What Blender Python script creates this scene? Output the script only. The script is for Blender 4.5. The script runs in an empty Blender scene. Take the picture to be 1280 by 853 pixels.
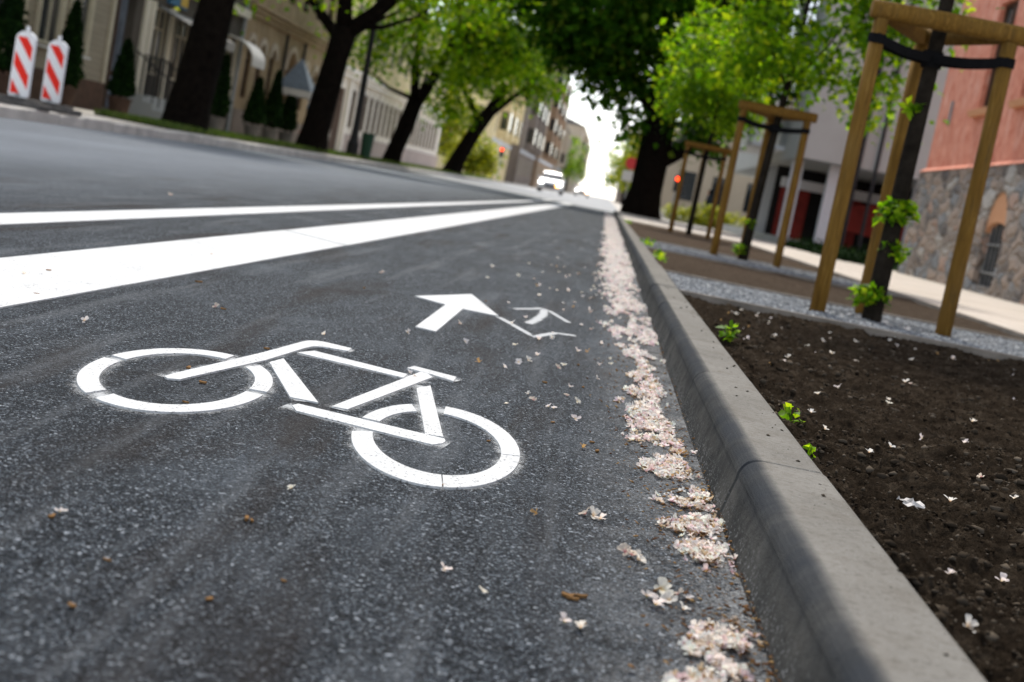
import bpy, math, random
import numpy as np
from mathutils import Vector, Matrix, noise
PI = math.pi
rng = random.Random(7)
sc = bpy.context.scene
COL = sc.collection
R = math.radians

# ------------------------------------------------------------------ helpers
class MB:
    """collects vertices and faces; build() links them as ONE mesh object"""
    def __init__(self): self.v = []; self.f = []; self.c = None
    def add(self, vs, fs, col=None):
        n = len(self.v); self.v += [tuple(p) for p in vs]
        self.f += [tuple(i + n for i in f) for f in fs]
        if col is not None:
            if self.c is None: self.c = []
            self.c += col
    def box(self, x0, x1, y0, y1, z0, z1):
        self.add([(x0,y0,z0),(x1,y0,z0),(x1,y1,z0),(x0,y1,z0),(x0,y0,z1),(x1,y0,z1),(x1,y1,z1),(x0,y1,z1)],
                 [(0,3,2,1),(4,5,6,7),(0,1,5,4),(1,2,6,5),(2,3,7,6),(3,0,4,7)])
    def prism(self, pts, z0, z1):
        n = len(pts)
        a = sum(pts[i][0]*pts[(i+1)%n][1]-pts[(i+1)%n][0]*pts[i][1] for i in range(n))
        if a < 0: pts = pts[::-1]
        vs = [(x,y,z0) for x,y in pts] + [(x,y,z1) for x,y in pts]
        fs = [tuple(range(n,2*n)), tuple(range(n-1,-1,-1))]
        fs += [(i,(i+1)%n,n+(i+1)%n,n+i) for i in range(n)]
        self.add(vs, fs)
    def prism_x(self, pts, x0, x1):
        """polygon in (y,z) pushed along x"""
        n = len(pts)
        vs = [(x0,y,z) for y,z in pts] + [(x1,y,z) for y,z in pts]
        self.add(vs, [tuple(range(n,2*n)), tuple(range(n-1,-1,-1))] + [(i,(i+1)%n,n+(i+1)%n,n+i) for i in range(n)])
    def prism_y(self, pts, y0, y1):
        n = len(pts)
        vs = [(x,y0,z) for x,z in pts] + [(x,y1,z) for x,z in pts]
        self.add(vs, [tuple(range(n)), tuple(range(2*n-1,n-1,-1))] + [(i,n+i,n+(i+1)%n,(i+1)%n) for i in range(n)])
    def tube(self, pts, rad, n=10, cap=True, wob=0.0):
        pts = [Vector(p) for p in pts]; rings = []
        base = len(self.v); vs = []; fs = []
        up = Vector((0.3,0.9,0.1)).normalized()
        for i,p in enumerate(pts):
            t = (pts[min(i+1,len(pts)-1)] - pts[max(i-1,0)]).normalized()
            a = t.cross(up)
            if a.length < 0.1: a = t.cross(Vector((1,0,0)))
            a.normalize(); b = t.cross(a).normalized()
            r = rad[i] if hasattr(rad,'__len__') else rad
            for k in range(n):
                th = 2*PI*k/n
                w = 1 + (wob*noise.noise(Vector((math.cos(th)*2,math.sin(th)*2,p.z*1.3+p.x))) if wob else 0)
                vs.append(p + (a*math.cos(th) + b*math.sin(th))*r*w)
        for i in range(len(pts)-1):
            for k in range(n):
                fs.append((i*n+k, i*n+(k+1)%n, (i+1)*n+(k+1)%n, (i+1)*n+k))
        if cap:
            fs.append(tuple(range(n-1,-1,-1))); m=(len(pts)-1)*n; fs.append(tuple(range(m,m+n)))
        self.add(vs, fs)
    def lathe(self, prof, c, n=16):
        vs = []; fs = []
        for r,z in prof:
            for k in range(n):
                th = 2*PI*k/n; vs.append((c[0]+r*math.cos(th), c[1]+r*math.sin(th), c[2]+z))
        for i in range(len(prof)-1):
            for k in range(n):
                fs.append((i*n+k, i*n+(k+1)%n, (i+1)*n+(k+1)%n, (i+1)*n+k))
        fs.append(tuple(range(n-1,-1,-1))); m=(len(prof)-1)*n; fs.append(tuple(range(m,m+n)))
        self.add(vs, fs)
    def build(self, name, m, parent=None, smooth=False, bevel=0.0, loc=None):
        me = bpy.data.meshes.new(name)
        v = self.v
        if loc is not None: v = [(p[0]-loc[0],p[1]-loc[1],p[2]-loc[2]) for p in v]
        me.from_pydata(v, [], self.f); me.update()
        if self.c is not None:
            ca = me.color_attributes.new('tint','FLOAT_COLOR','POINT')
            ca.data.foreach_set('color', np.array(self.c, dtype=np.float32).ravel())
        if smooth: me.polygons.foreach_set('use_smooth', [True]*len(me.polygons))
        if m: me.materials.append(m)
        o = bpy.data.objects.new(name, me); COL.objects.link(o)
        if parent: o.parent = parent
        if loc is not None: o.location = loc
        if bevel:
            b = o.modifiers.new('bevel','BEVEL'); b.width = bevel; b.segments = 2; b.limit_method='ANGLE'; b.angle_limit = R(50)
        return o

def np_mesh(name, V, F, m, parent=None, tint=None, smooth=False):
    """V (n,3) array, F (k,j) array of equal sized faces -> one mesh object"""
    me = bpy.data.meshes.new(name)
    V = np.asarray(V, np.float32); F = np.asarray(F, np.int32)
    k, j = F.shape
    me.vertices.add(len(V)); me.vertices.foreach_set('co', V.ravel())
    me.loops.add(k*j); me.loops.foreach_set('vertex_index', F.ravel())
    me.polygons.add(k); me.polygons.foreach_set('loop_start', np.arange(0,k*j,j,dtype=np.int32))
    me.polygons.foreach_set('loop_total', np.full(k,j,np.int32))
    if smooth: me.polygons.foreach_set('use_smooth', np.ones(k,bool))
    me.update(calc_edges=True); me.validate()
    if tint is not None:
        ca = me.color_attributes.new('tint','FLOAT_COLOR','POINT')
        ca.data.foreach_set('color', np.asarray(tint,np.float32).ravel())
    me.materials.append(m)
    o = bpy.data.objects.new(name, me); COL.objects.link(o)
    if parent: o.parent = parent
    return o

def tag(o, label=None, cat=None, group=None, kind=None):
    if label: o['label'] = label
    if cat: o['category'] = cat
    if group: o['group'] = group
    if kind: o['kind'] = kind
    return o
def thing(name, label, cat, loc=(0,0,0), group=None, rotz=0):
    o = bpy.data.objects.new(name, None); COL.objects.link(o)
    o.location = loc; o.rotation_euler = (0,0,rotz); o.empty_display_size = 0.2
    return tag(o, label, cat, group)
def structure(name, mb, m, label, cat, **kw):
    return tag(mb.build(name, m, **kw), label, cat, kind='structure')
def copy_tree(o, parent=None):
    c = o.copy(); COL.objects.link(c)
    if parent: c.parent = parent
    for ch in list(o.children): copy_tree(ch, c)
    return c

# ------------------------------------------------------------------ materials
class Mat:
    def __init__(self, name, color=(.5,.5,.5), rough=.7, metal=0, spec=.5):
        self.m = bpy.data.materials.new(name); self.m.use_nodes = True
        self.nt = self.m.node_tree; self.b = self.nt.nodes['Principled BSDF']
        self.out = self.nt.nodes['Material Output']
        self.b.inputs['Base Color'].default_value = (*color,1)
        self.b.inputs['Roughness'].default_value = rough
        self.b.inputs['Metallic'].default_value = metal
        self.b.inputs['Specular IOR Level'].default_value = spec
        self._tc = None
    def n(self, t, **kw):
        nd = self.nt.nodes.new(t)
        for k,v in kw.items():
            if k in nd.inputs.keys():
                if hasattr(v,'is_output'): self.nt.links.new(v, nd.inputs[k])
                else: nd.inputs[k].default_value = v
            else: setattr(nd,k,v)
        return nd
    def link(self, a, b): self.nt.links.new(a,b)
    @property
    def obj(self):
        if not self._tc: self._tc = self.n('ShaderNodeTexCoord')
        return self._tc.outputs['Object']
    def scaled(self, s, src=None):
        mp = self.n('ShaderNodeMapping'); self.link(src or self.obj, mp.inputs['Vector'])
        mp.inputs['Scale'].default_value = s; return mp.outputs[0]
    def noise(self, scale, detail=4, rough=.55, vec=None, dist=0):
        nd = self.n('ShaderNodeTexNoise'); nd.inputs['Scale'].default_value = scale
        nd.inputs['Detail'].default_value = detail; nd.inputs['Roughness'].default_value = rough
        nd.inputs['Distortion'].default_value = dist
        self.link(vec or self.obj, nd.inputs['Vector']); return nd.outputs['Fac']
    def voro(self, scale, feature='F1', out='Distance', vec=None, rand=1):
        nd = self.n('ShaderNodeTexVoronoi'); nd.feature = feature
        nd.inputs['Scale'].default_value = scale; nd.inputs['Randomness'].default_value = rand
        self.link(vec or self.obj, nd.inputs['Vector']); return nd.outputs[out]
    def ramp(self, fac, stops, interp='LINEAR'):
        nd = self.n('ShaderNodeValToRGB'); r = nd.color_ramp; r.interpolation = interp
        while len(r.elements) < len(stops): r.elements.new(.5)
        for e,(p,c) in zip(r.elements, stops):
            e.position = p; e.color = (*c,1) if hasattr(c,'__len__') else (c,c,c,1)
        self.link(fac, nd.inputs['Fac']); return nd.outputs['Color']
    def mix(self, fac, a, b, mode='MIX'):
        nd = self.n('ShaderNodeMix'); nd.data_type='RGBA'; nd.blend_type = mode
        for s,v in ((nd.inputs[0],fac),(nd.inputs[6],a),(nd.inputs[7],b)):
            if hasattr(v,'is_output'): self.link(v,s)
            else: s.default_value = (*v,1) if hasattr(v,'__len__') else v
        return nd.outputs[2]
    def math(self, op, a, b=0.0, clamp=False):
        nd = self.n('ShaderNodeMath'); nd.operation = op; nd.use_clamp = clamp
        for s,v in ((nd.inputs[0],a),(nd.inputs[1],b)):
            if hasattr(v,'is_output'): self.link(v,s)
            else: s.default_value = v
        return nd.outputs[0]
    def mapr(self, v, a, b, c=0., d=1.):
        nd = self.n('ShaderNodeMapRange'); self.link(v, nd.inputs[0])
        for i,x in zip((1,2,3,4),(a,b,c,d)): nd.inputs[i].default_value = x
        return nd.outputs[0]
    def pos(self):
        g = self.n('ShaderNodeNewGeometry'); s = self.n('ShaderNodeSeparateXYZ'); self.link(g.outputs['Position'], s.inputs[0])
        return s.outputs
    def color(self, c): self.link(c, self.b.inputs['Base Color'])
    def rough(self, c): self.link(c, self.b.inputs['Roughness'])
    def bump(self, h, strength=.5, dist=.01, prev=None):
        nd = self.n('ShaderNodeBump'); nd.inputs['Strength'].default_value = strength
        nd.inputs['Distance'].default_value = dist; self.link(h, nd.inputs['Height'])
        if prev: self.link(prev, nd.inputs['Normal'])
        self.link(nd.outputs[0], self.b.inputs['Normal']); return nd.outputs[0]

def simple(name, color, rough=.7, var=.25, scale=6, metal=0, spec=.18, bump=0, bscale=60):
    """one colour broken up by two scales of noise"""
    M = Mat(name, color, rough, metal, spec)
    d = tuple(x*(1-var) for x in color); l = tuple(min(1,x*(1+var)) for x in color)
    c = M.ramp(M.noise(scale, 6, .65), [(.3,d),(.7,l)])
    M.color(c)
    if bump: M.bump(M.noise(bscale, 5), bump, .01)
    return M.m

# asphalt: aggregate grains, stains, pale cement dust by the kerb
def make_asphalt():
    M = Mat('asphalt', rough=.8, spec=.08)
    def sep(c):
        q = M.n('ShaderNodeSeparateColor'); M.link(c, q.inputs[0]); return q.outputs
    cs = sep(M.voro(290,'F1','Color')); c2 = sep(M.voro(520,'F1','Color'))
    g1 = M.ramp(cs[0], [(0,(.0016,.0021,.003)),(.5,(.005,.0067,.0092)),(.78,(.018,.0235,.031)),(.90,(.105,.122,.142)),(1,(.42,.455,.49))])
    g2 = M.ramp(c2[0], [(0,(.0016,.0021,.003)),(.55,(.0046,.0062,.0088)),(.82,(.03,.038,.048)),(1,(.26,.295,.33))])
    col = M.mix(M.ramp(M.noise(60,3,.6),[(.42,0.),(.58,1.)]), g1, g2)
    # broad tone changes, painted sky sheen and brown dirt running along the lane
    big = M.noise(1.7, 6, .62, M.scaled((1,.4,1)), .3)
    col = M.mix(M.ramp(big,[(.3,.55),(.5,0.)]), col, (.010,.012,.0145))
    smudge = M.noise(3.4, 7, .66, M.scaled((1.2,.55,1)), .5)
    grains = M.ramp(cs[1],[(.15,.25),(.75,1.)])
    col = M.mix(M.math('MULTIPLY', M.ramp(smudge,[(.50,0.),(.70,.75)]), grains), col, (.085,.098,.112))
    stre = M.noise(4.5, 5, .6, M.scaled((2.6,.16,1)), .25)
    col = M.mix(M.math('MULTIPLY', M.ramp(stre,[(.52,0.),(.70,.75)]), grains), col, (.13,.138,.146))
    brown = M.noise(2.6, 6, .62, M.scaled((2.2,.3,1)), .5)
    col = M.mix(M.ramp(brown,[(.52,0.),(.68,.75)]), col, (.014,.009,.0065))
    x = M.pos()[0]
    lane = M.math('MULTIPLY', M.mapr(x,-2.1,-4.4), M.ramp(M.noise(.8,6,.6,M.scaled((1,.2,1))),[(.3,.55),(.7,.95)]))
    col = M.mix(lane, col, (.19,.21,.235))  # grazing sky sheen on the far lanes, painted as a paler tone
    dust = M.math('MULTIPLY', M.mapr(x,.02,.25), M.ramp(M.noise(9,7,.7),[(.33,.0),(.68,1.)]))
    col = M.mix(M.math('MULTIPLY', M.math('MULTIPLY', dust, M.ramp(cs[2],[(.1,.15),(.6,1.)])), .85), col, (.33,.33,.325))
    M.color(col)
    M.rough(M.ramp(c2[2],[(0,.5),(1,.9)]))
    h = M.math('ADD', M.math('MULTIPLY', M.voro(290), -1.0), M.math('MULTIPLY',M.noise(1200,2),.3))
    n1 = M.bump(h, .9, .0045)
    M.bump(M.noise(45,4), .25, .01, n1)
    return M.m
asphalt = make_asphalt()
def make_paint():
    M = Mat('white_road_paint', (.8,.8,.79), .75, spec=.08)
    n1 = M.noise(38, 8, .72); n2 = M.noise(5,5,.6)
    c = M.ramp(n2,[(.3,(.50,.50,.49)),(.7,(.62,.62,.61))])
    c = M.mix(M.ramp(n1,[(.62,0.),(.72,.75)]), c, (.30,.29,.27))
    pit = M.voro(300,'F1','Color'); ps = M.n('ShaderNodeSeparateColor'); M.link(pit, ps.inputs[0])
    c = M.mix(M.math('MULTIPLY', M.ramp(ps.outputs[0],[(.90,0.),(.93,1.)]), M.ramp(M.noise(7,4,.6),[(.35,.15),(.65,.9)])), c, (.12,.12,.12))
    M.color(c); M.bump(M.voro(230), .6, .003)
    return M.m
paint = make_paint()
def make_overspray(amount):
    M = Mat('paint_overspray', (.42,.43,.43), .8)
    at = M.n('ShaderNodeAttribute'); at.attribute_name = 'tint'
    cs = M.n('ShaderNodeSeparateColor'); M.link(at.outputs['Color'], cs.inputs[0])
    g = M.math('ADD', M.math('MULTIPLY', M.noise(420,3,.6), .9), M.math('MULTIPLY', M.noise(26,4,.6), .5))
    a = M.math('ADD', M.math('MULTIPLY', cs.outputs[0], amount), M.math('SUBTRACT', g, 1.02))
    a = M.math('MULTIPLY', M.mapr(a, 0, .28), .85, True)
    tr = M.n('ShaderNodeBsdfTransparent'); mx = M.n('ShaderNodeMixShader')
    M.link(a, mx.inputs[0]); M.link(tr.outputs[0], mx.inputs[1]); M.link(M.b.outputs[0], mx.inputs[2])
    M.link(mx.outputs[0], M.out.inputs['Surface'])
    return M.m
overspray = make_overspray(.62)
ghostspray = make_overspray(.95)

def make_kerb():
    M = Mat('kerb_concrete', rough=.95, spec=.03)
    c = M.ramp(M.noise(3.5,8,.65),[(.3,(.155,.146,.129)),(.7,(.235,.222,.198))])
    c = M.mix(M.ramp(M.noise(90,5,.7),[(.5,0.),(.72,.75)]), c, (.085,.076,.063))
    c = M.mix(M.ramp(M.noise(11,6,.7),[(.5,0.),(.7,.55)]), c, (.13,.115,.095))
    c = M.mix(M.ramp(M.voro(210,'F1','Distance'),[(.06,.8),(.16,0.)]), c, (.42,.42,.4))
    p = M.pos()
    # traffic side's shade painted into the colour, mixed with tyre rub and grime streaks
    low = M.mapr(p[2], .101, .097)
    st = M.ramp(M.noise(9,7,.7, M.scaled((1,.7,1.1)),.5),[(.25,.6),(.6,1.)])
    shade_dirt = M.math('MULTIPLY', M.math('MULTIPLY', low, st), M.mapr(M.math('ADD', p[0], M.math('MULTIPLY', M.noise(40,5,.7), .008)), .3195,.3145))
    c = M.mix(M.math('MULTIPLY', shade_dirt, .92), c, M.ramp(M.noise(26,6,.7),[(.3,(.016,.017,.017)),(.7,(.038,.039,.038))]))
    c = M.mix(M.math('MULTIPLY', M.mapr(p[2],.055,.0), M.ramp(M.voro(330,'F1','Color'),[(.78,0.),(.86,.7)])), c, (.4,.4,.4))
    band = M.math('MULTIPLY', M.mapr(p[0],.276,.284), M.mapr(p[0],.316,.302))
    c = M.mix(M.math('MULTIPLY', band, M.ramp(M.noise(6,6,.6),[(.3,.2),(.6,.8)])), c, (.032,.036,.042))
    M.color(c)
    n1 = M.bump(M.noise(420,4,.6), .6, .004); n2 = M.bump(M.ramp(M.voro(70,'F1','Distance'),[(.08,0.),(.2,1.)]), .35, .004, n1); M.bump(M.noise(30,4,.6), .3, .006, n2)
    return M.m
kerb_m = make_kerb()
def make_soil():
    M = Mat('dark_soil', rough=1, spec=0)
    c = M.ramp(M.noise(17,10,.78),[(.28,(.008,.0058,.004)),(.52,(.048,.0355,.0245)),(.78,(.145,.113,.081))])
    c = M.mix(M.ramp(M.noise(260,3,.6),[(.62,0.),(.75,.6)]), c, (.10,.08,.06))
    y = M.pos()[1]
    M.color(M.mix(M.math('MULTIPLY',M.mapr(y,7.0,9.0),.75), c, M.ramp(M.noise(30,6,.7),[(.3,(.05,.036,.026)),(.75,(.16,.125,.095))])))
    n1 = M.bump(M.noise(120,6,.7), .9, .012); M.bump(M.noise(480,3,.6), .6, .004, n1)
    return M.m
soil_m = make_soil()
def island(name, ramp, rough=.9, spec=.05, transl=0.0, tcol=None, bump=0):
    """each loose piece gets a colour of its own"""
    M = Mat(name, rough=rough, spec=spec)
    g = M.n('ShaderNodeNewGeometry'); c = M.ramp(g.outputs['Random Per Island'], ramp)
    M.color(c)
    if transl:
        t = M.n('ShaderNodeBsdfTranslucent'); M.link(M.mix(1.0, c, tcol, 'MULTIPLY'), t.inputs['Color'])
        mx = M.n('ShaderNodeMixShader'); mx.inputs[0].default_value = transl
        M.link(M.b.outputs[0], mx.inputs[1]); M.link(t.outputs[0], mx.inputs[2]); M.link(mx.outputs[0], M.out.inputs['Surface'])
    return M.m
gravel_m = island('gravel_stone', [(0,(.10,.105,.11)),(.5,(.17,.178,.188)),(.9,(.26,.27,.28)),(1,(.42,.42,.41))])
clod_m = island('soil_clod', [(0,(.012,.0085,.0055)),(.5,(.042,.0325,.0235)),(.9,(.085,.068,.05)),(1,(.12,.097,.073))], 1, 0)
leaf_dark = island('chestnut_leaf', [(0,(.010,.036,.003)),(.5,(.028,.09,.005)),(.85,(.07,.17,.008)),(1,(.17,.22,.03))], .6, .04, .42, (1.7,1.9,.7))
leaf_mid = island('linden_leaf', [(0,(.03,.085,.003)),(.5,(.095,.2,.004)),(.85,(.19,.3,.006)),(1,(.29,.33,.03))], .6, .04, .5, (1.9,1.8,.6))
leaf_young = island('young_leaf', [(0,(.035,.10,.004)),(.4,(.085,.20,.006)),(.8,(.18,.32,.010)),(1,(.32,.42,.02))], .5, .15, .6, (2.0,1.8,.5))
leaf_yellow = island('yellow_green_leaf', [(0,(.12,.16,.008)),(.5,(.26,.28,.012)),(1,(.42,.40,.02))], .5, .4, .45, (1.5,1.5,.5))
leaf_thuja = island('thuja_leaf', [(0,(.003,.011,.003)),(.6,(.008,.024,.005)),(1,(.022,.055,.01))], .9, .05)
grass_m = island('grass_blade', [(0,(.04,.08,.012)),(.6,(.09,.15,.02)),(1,(.18,.2,.06))], .6, .3, .3, (1.5,1.6,.6))
def tinted(name, rough, transl=.25):
    M = Mat(name, rough=rough, spec=.3)
    at = M.n('ShaderNodeAttribute'); at.attribute_name = 'tint'; M.color(at.outputs['Color'])
    t = M.n('ShaderNodeBsdfTranslucent'); M.link(at.outputs['Color'], t.inputs['Color'])
    mx = M.n('ShaderNodeMixShader'); mx.inputs[0].default_value = transl
    M.link(M.b.outputs[0], mx.inputs[1]); M.link(t.outputs[0], mx.inputs[2]); M.link(mx.outputs[0], M.out.inputs['Surface'])
    return M.m
petal_m = tinted('blossom_petal', .7, .5)
bark_dark = simple('old_bark', (.008,.0062,.0048), .98, .6, 9, spec=.03, bump=.9, bscale=26)
bark_young = simple('young_bark', (.018,.0145,.011), .95, .6, 14, spec=.05, bump=.6, bscale=70)
def make_wood():
    M = Mat('pine_post', rough=.8, spec=.12)
    v = M.scaled((14,14,1.1))
    c = M.ramp(M.noise(4,6,.6,v,.6),[(.25,(.085,.04,.007)),(.55,(.17,.09,.016)),(.8,(.30,.175,.045))])
    c = M.mix(M.ramp(M.noise(2.2,4,.6),[(.5,0.),(.75,.55)]), c, (.17,.10,.03))
    k = M.voro(3.2,'F1','Distance'); c = M.mix(M.ramp(k,[(.03,.9),(.085,0.)]), c, (.075,.035,.014))
    c = M.mix(M.ramp(M.noise(7,7,.7,M.scaled((3,3,.8))),[(.55,0.),(.75,.6)]), c, (.075,.052,.024))
    c = M.mix(M.ramp(M.voro(9,'DISTANCE_TO_EDGE','Distance',M.scaled((9,9,.35))),[(.0,.85),(.012,0.)]), c, (.05,.026,.012))
    M.color(c); M.bump(M.noise(5,5,.6,v), .4, .006); return M.m
wood = make_wood()
strap_m = simple('rubber_strap', (.008,.008,.009), .9, .3, 40, spec=.05)
white_panel = simple('white_reflective_sheet', (.74,.75,.77), .4, .05, 8)
red_panel = simple('red_reflective_sheet', (.74,.02,.008), .4, .08, 8)
rubber = simple('recycled_rubber', (.09,.085,.08), .85, .35, 22, bump=.4)
dark_metal = simple('dark_iron', (.018,.018,.02), .55, .3, 20)
grey_metal = simple('galvanised_steel', (.32,.33,.34), .45, .15, 12, metal=.6)
glass_dark = simple('window_glass', (.02,.024,.027), .08, .3, 1.2, spec=.8)
glass_sky = simple('door_glass', (.14,.16,.19), .12, .4, 1.6, spec=.8)  # bluish sky reflection painted into the pane colour
def plaster(name, a, b, stain, scale=1.6, bump=.35):
    M = Mat(name, rough=.88, spec=.25)
    c = M.ramp(M.noise(scale,8,.68),[(.3,a),(.7,b)])
    c = M.mix(M.ramp(M.noise(scale*.6,6,.6,M.scaled((1.6,1.6,.5)),.6),[(.52,0.),(.72,.6)]), c, stain)
    M.color(c); M.bump(M.noise(34,5,.6), bump, .012); return M.m
pink = plaster('pink_plaster', (.46,.12,.065), (.70,.31,.21), (.80,.56,.46), 5.0)
peach = plaster('peach_plaster', (.55,.27,.14), (.62,.33,.18), (.45,.24,.15), 2)
greyconc = plaster('grey_render', (.34,.345,.325), (.40,.405,.385), (.31,.315,.3), .5, .1)
whiteconc = plaster('pale_render', (.55,.56,.58), (.62,.63,.65), (.48,.49,.5), .6, .1)
cream = plaster('cream_plaster', (.60,.55,.43), (.70,.64,.52), (.44,.4,.31), .8, .2)
white_pl = plaster('white_plaster', (.78,.71,.61), (.85,.79,.7), (.62,.56,.48), .5, .15)
rosy = plaster('rosy_plinth', (.36,.29,.26), (.44,.36,.32), (.28,.24,.22), .8, .2)
yellow_pl = plaster('yellow_plaster', (.68,.54,.28), (.76,.63,.38), (.55,.44,.25), .6, .15)
beige_pl = plaster('beige_plaster', (.44,.36,.27), (.52,.44,.34), (.36,.3,.23), .5, .15)
brown_pl = plaster('brown_plaster', (.30,.2,.125), (.42,.29,.19), (.16,.115,.085), .35, .2)
greybrown_pl = plaster('grey_brown_plaster', (.20,.16,.13), (.29,.235,.195), (.11,.09,.075), .35, .2)
ochre_stone = plaster('ochre_stone', (.24,.168,.088), (.42,.31,.185), (.10,.072,.045), 1.6, .5)
brown_wood = simple('brown_boards', (.075,.04,.025), .7, .35, 5)
dark_int = simple('dark_interior', (.012,.011,.011), .9, .3, 2)
red_door = simple('dark_red_panel', (.20,.022,.016), .6, .3, 3)
sheet_roof = simple('roof_sheet', (.12,.11,.105), .6, .25, 2)
def make_clap():
    M = Mat('beige_clapboard', rough=.75, spec=.3)
    z = M.pos()[2]; s = M.math('FRACT', M.math('MULTIPLY', z, 7.2))
    c = M.ramp(M.noise(2.4,6,.6,M.scaled((1,.3,3))),[(.3,(.22,.185,.13)),(.7,(.285,.24,.175))])
    c = M.mix(M.ramp(s,[(.0,.75),(.07,0.)]), c, (.07,.058,.042))
    M.color(c); M.bump(M.math('MULTIPLY',s,-1.), .8, .02); return M.m
clap = make_clap()
trim = simple('cream_trim', (.44,.39,.29), .7, .12, 4)
def make_rubble():
    M = Mat('rubble_granite', rough=.85, spec=.3)
    v = M.n('ShaderNodeMapping'); M.link(M.obj, v.inputs[0]); v.inputs['Scale'].default_value=(1,.62,1.2)
    nz = M.n('ShaderNodeTexNoise'); nz.inputs['Scale'].default_value = 3.2; M.link(v.outputs[0], nz.inputs['Vector'])
    va = M.n('ShaderNodeVectorMath'); va.operation='MULTIPLY_ADD'; M.link(nz.outputs['Color'], va.inputs[0])
    va.inputs[1].default_value=(.5,.5,.5); M.link(v.outputs[0], va.inputs[2])
    vec = va.outputs[0]
    cell = M.voro(3.5,'F1','Color',vec); cs = M.n('ShaderNodeSeparateColor'); M.link(cell, cs.inputs[0])
    c = M.ramp(cs.outputs[0],[(0,(.12,.105,.10)),(.22,(.27,.22,.185)),(.45,(.40,.31,.25)),(.62,(.22,.235,.25)),(.78,(.46,.31,.24)),(.9,(.47,.44,.40))],'CONSTANT')
    c = M.mix(.55, c, M.ramp(M.noise(22,6,.7),[(.3,.25),(.7,1.)]), 'MULTIPLY')
    c = M.mix(M.ramp(M.noise(2.2,7,.7),[(.45,0.),(.7,.6)]), c, (.34,.27,.215))
    ed = M.voro(3.5,'DISTANCE_TO_EDGE','Distance',vec)
    c = M.mix(M.ramp(ed,[(.015,1.),(.05,0.)]), c, (.25,.21,.175))
    M.color(c)
    n1 = M.bump(M.ramp(ed,[(0,0.),(.22,1.)]), .9, .09); M.bump(M.noise(26,6,.7), .5, .02, n1); return M.m
rubble = make_rubble()
def make_paving(name, a, b, sx, sy):
    M = Mat(name, rough=.85, spec=.3)
    br = M.n('ShaderNodeTexBrick'); M.link(M.obj, br.inputs['Vector']); br.inputs['Scale'].default_value = 1
    br.inputs['Brick Width'].default_value = sx; br.inputs['Row Height'].default_value = sy
    br.inputs['Mortar Size'].default_value = .006
    br.inputs['Color1'].default_value = (*a,1); br.inputs['Color2'].default_value = (*b,1)
    br.inputs['Mortar'].default_value = tuple(x*.55 for x in a)+(1,)
    c = M.mix(.5, br.outputs['Color'], M.ramp(M.noise(1.3,7,.65),[(.3,.62),(.7,1.)]), 'MULTIPLY')
    M.color(c); M.bump(M.noise(140,4), .3, .004); return M.m
paving = make_paving('concrete_paving', (.48,.42,.35), (.54,.48,.41), .4, .4)
paving_far = make_paving('worn_paving', (.52,.47,.41), (.6,.55,.48), .5, .5)
pale_road = simple('pale_sunlit_asphalt', (.30,.30,.30), .75, .18, .7, bump=.3, bscale=90)  # sunlight and glancing glare on the farther roads painted as a paler tone
granite_kerb = simple('granite_kerb', (.5,.47,.43), .8, .3, 2.4, bump=.4)
edging = simple('weathered_edging', (.2,.17,.14), .85, .3, 6)
terracotta = simple('brown_planter', (.06,.035,.024), .75, .3, 5)
grey_planter = simple('grey_planter', (.13,.12,.11), .8, .25, 5)
canvas_grey = simple('grey_canvas', (.17,.20,.23), .8, .15, 5)
canvas_white = simple('white_canvas', (.6,.58,.55), .8, .1, 5)
def make_stripe():
    M = Mat('striped_awning', rough=.8)
    s = M.math('FRACT', M.math('MULTIPLY', M.pos()[1], 5.5))
    M.color(M.ramp(s,[(0,(.48,.46,.43)),(.5,(.17,.165,.16))],'CONSTANT')); return M.m
stripe = make_stripe()
dark_front = plaster('dark_shopfront', (.06,.05,.04), (.10,.085,.068), (.03,.026,.022), .8, .2)
sign_yellow = simple('yellow_sign', (.58,.38,.06), .5, .15, 3)
sign_blue = simple('blue_sign', (.05,.16,.28), .5, .2, 3)
sign_red = simple('red_sign', (.55,.05,.05), .5, .1, 3)
bin_green = simple('green_plastic', (.02,.06,.035), .5, .2, 6)
car_white = simple('white_car_paint', (.78,.79,.8), .15, .02, 3, spec=.6)
tyre_m = simple('tyre_rubber', (.02,.02,.02), .85, .2, 12)
def emit(name, col, st):
    M = Mat(name, col, .3); M.b.inputs['Emission Color'].default_value = (*col,1); M.b.inputs['Emission Strength'].default_value = st
    M.color(M.ramp(M.noise(30),[(.4,col),(.6,tuple(x*.9 for x in col))])); return M.m
red_lamp = emit('lit_red_lens', (1.0,.05,.01), 4)
head_lamp = emit('lit_headlight', (1.0,.97,.9), 5)
amber_lamp = emit('lit_amber_lamp', (1.0,.42,.06), 6)
cloth_dark = simple('dark_cloth', (.02,.024,.032), .9, .3, 8)
skin_m = simple('skin', (.42,.24,.17), .6, .08, 8)
litter_brown = island('dry_litter', [(0,(.06,.026,.012)),(.5,(.16,.08,.03)),(1,(.3,.19,.08))], .8)
paper_m = simple('crumpled_paper', (.5,.47,.44), .8, .12, 30, bump=.4, bscale=80)

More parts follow.
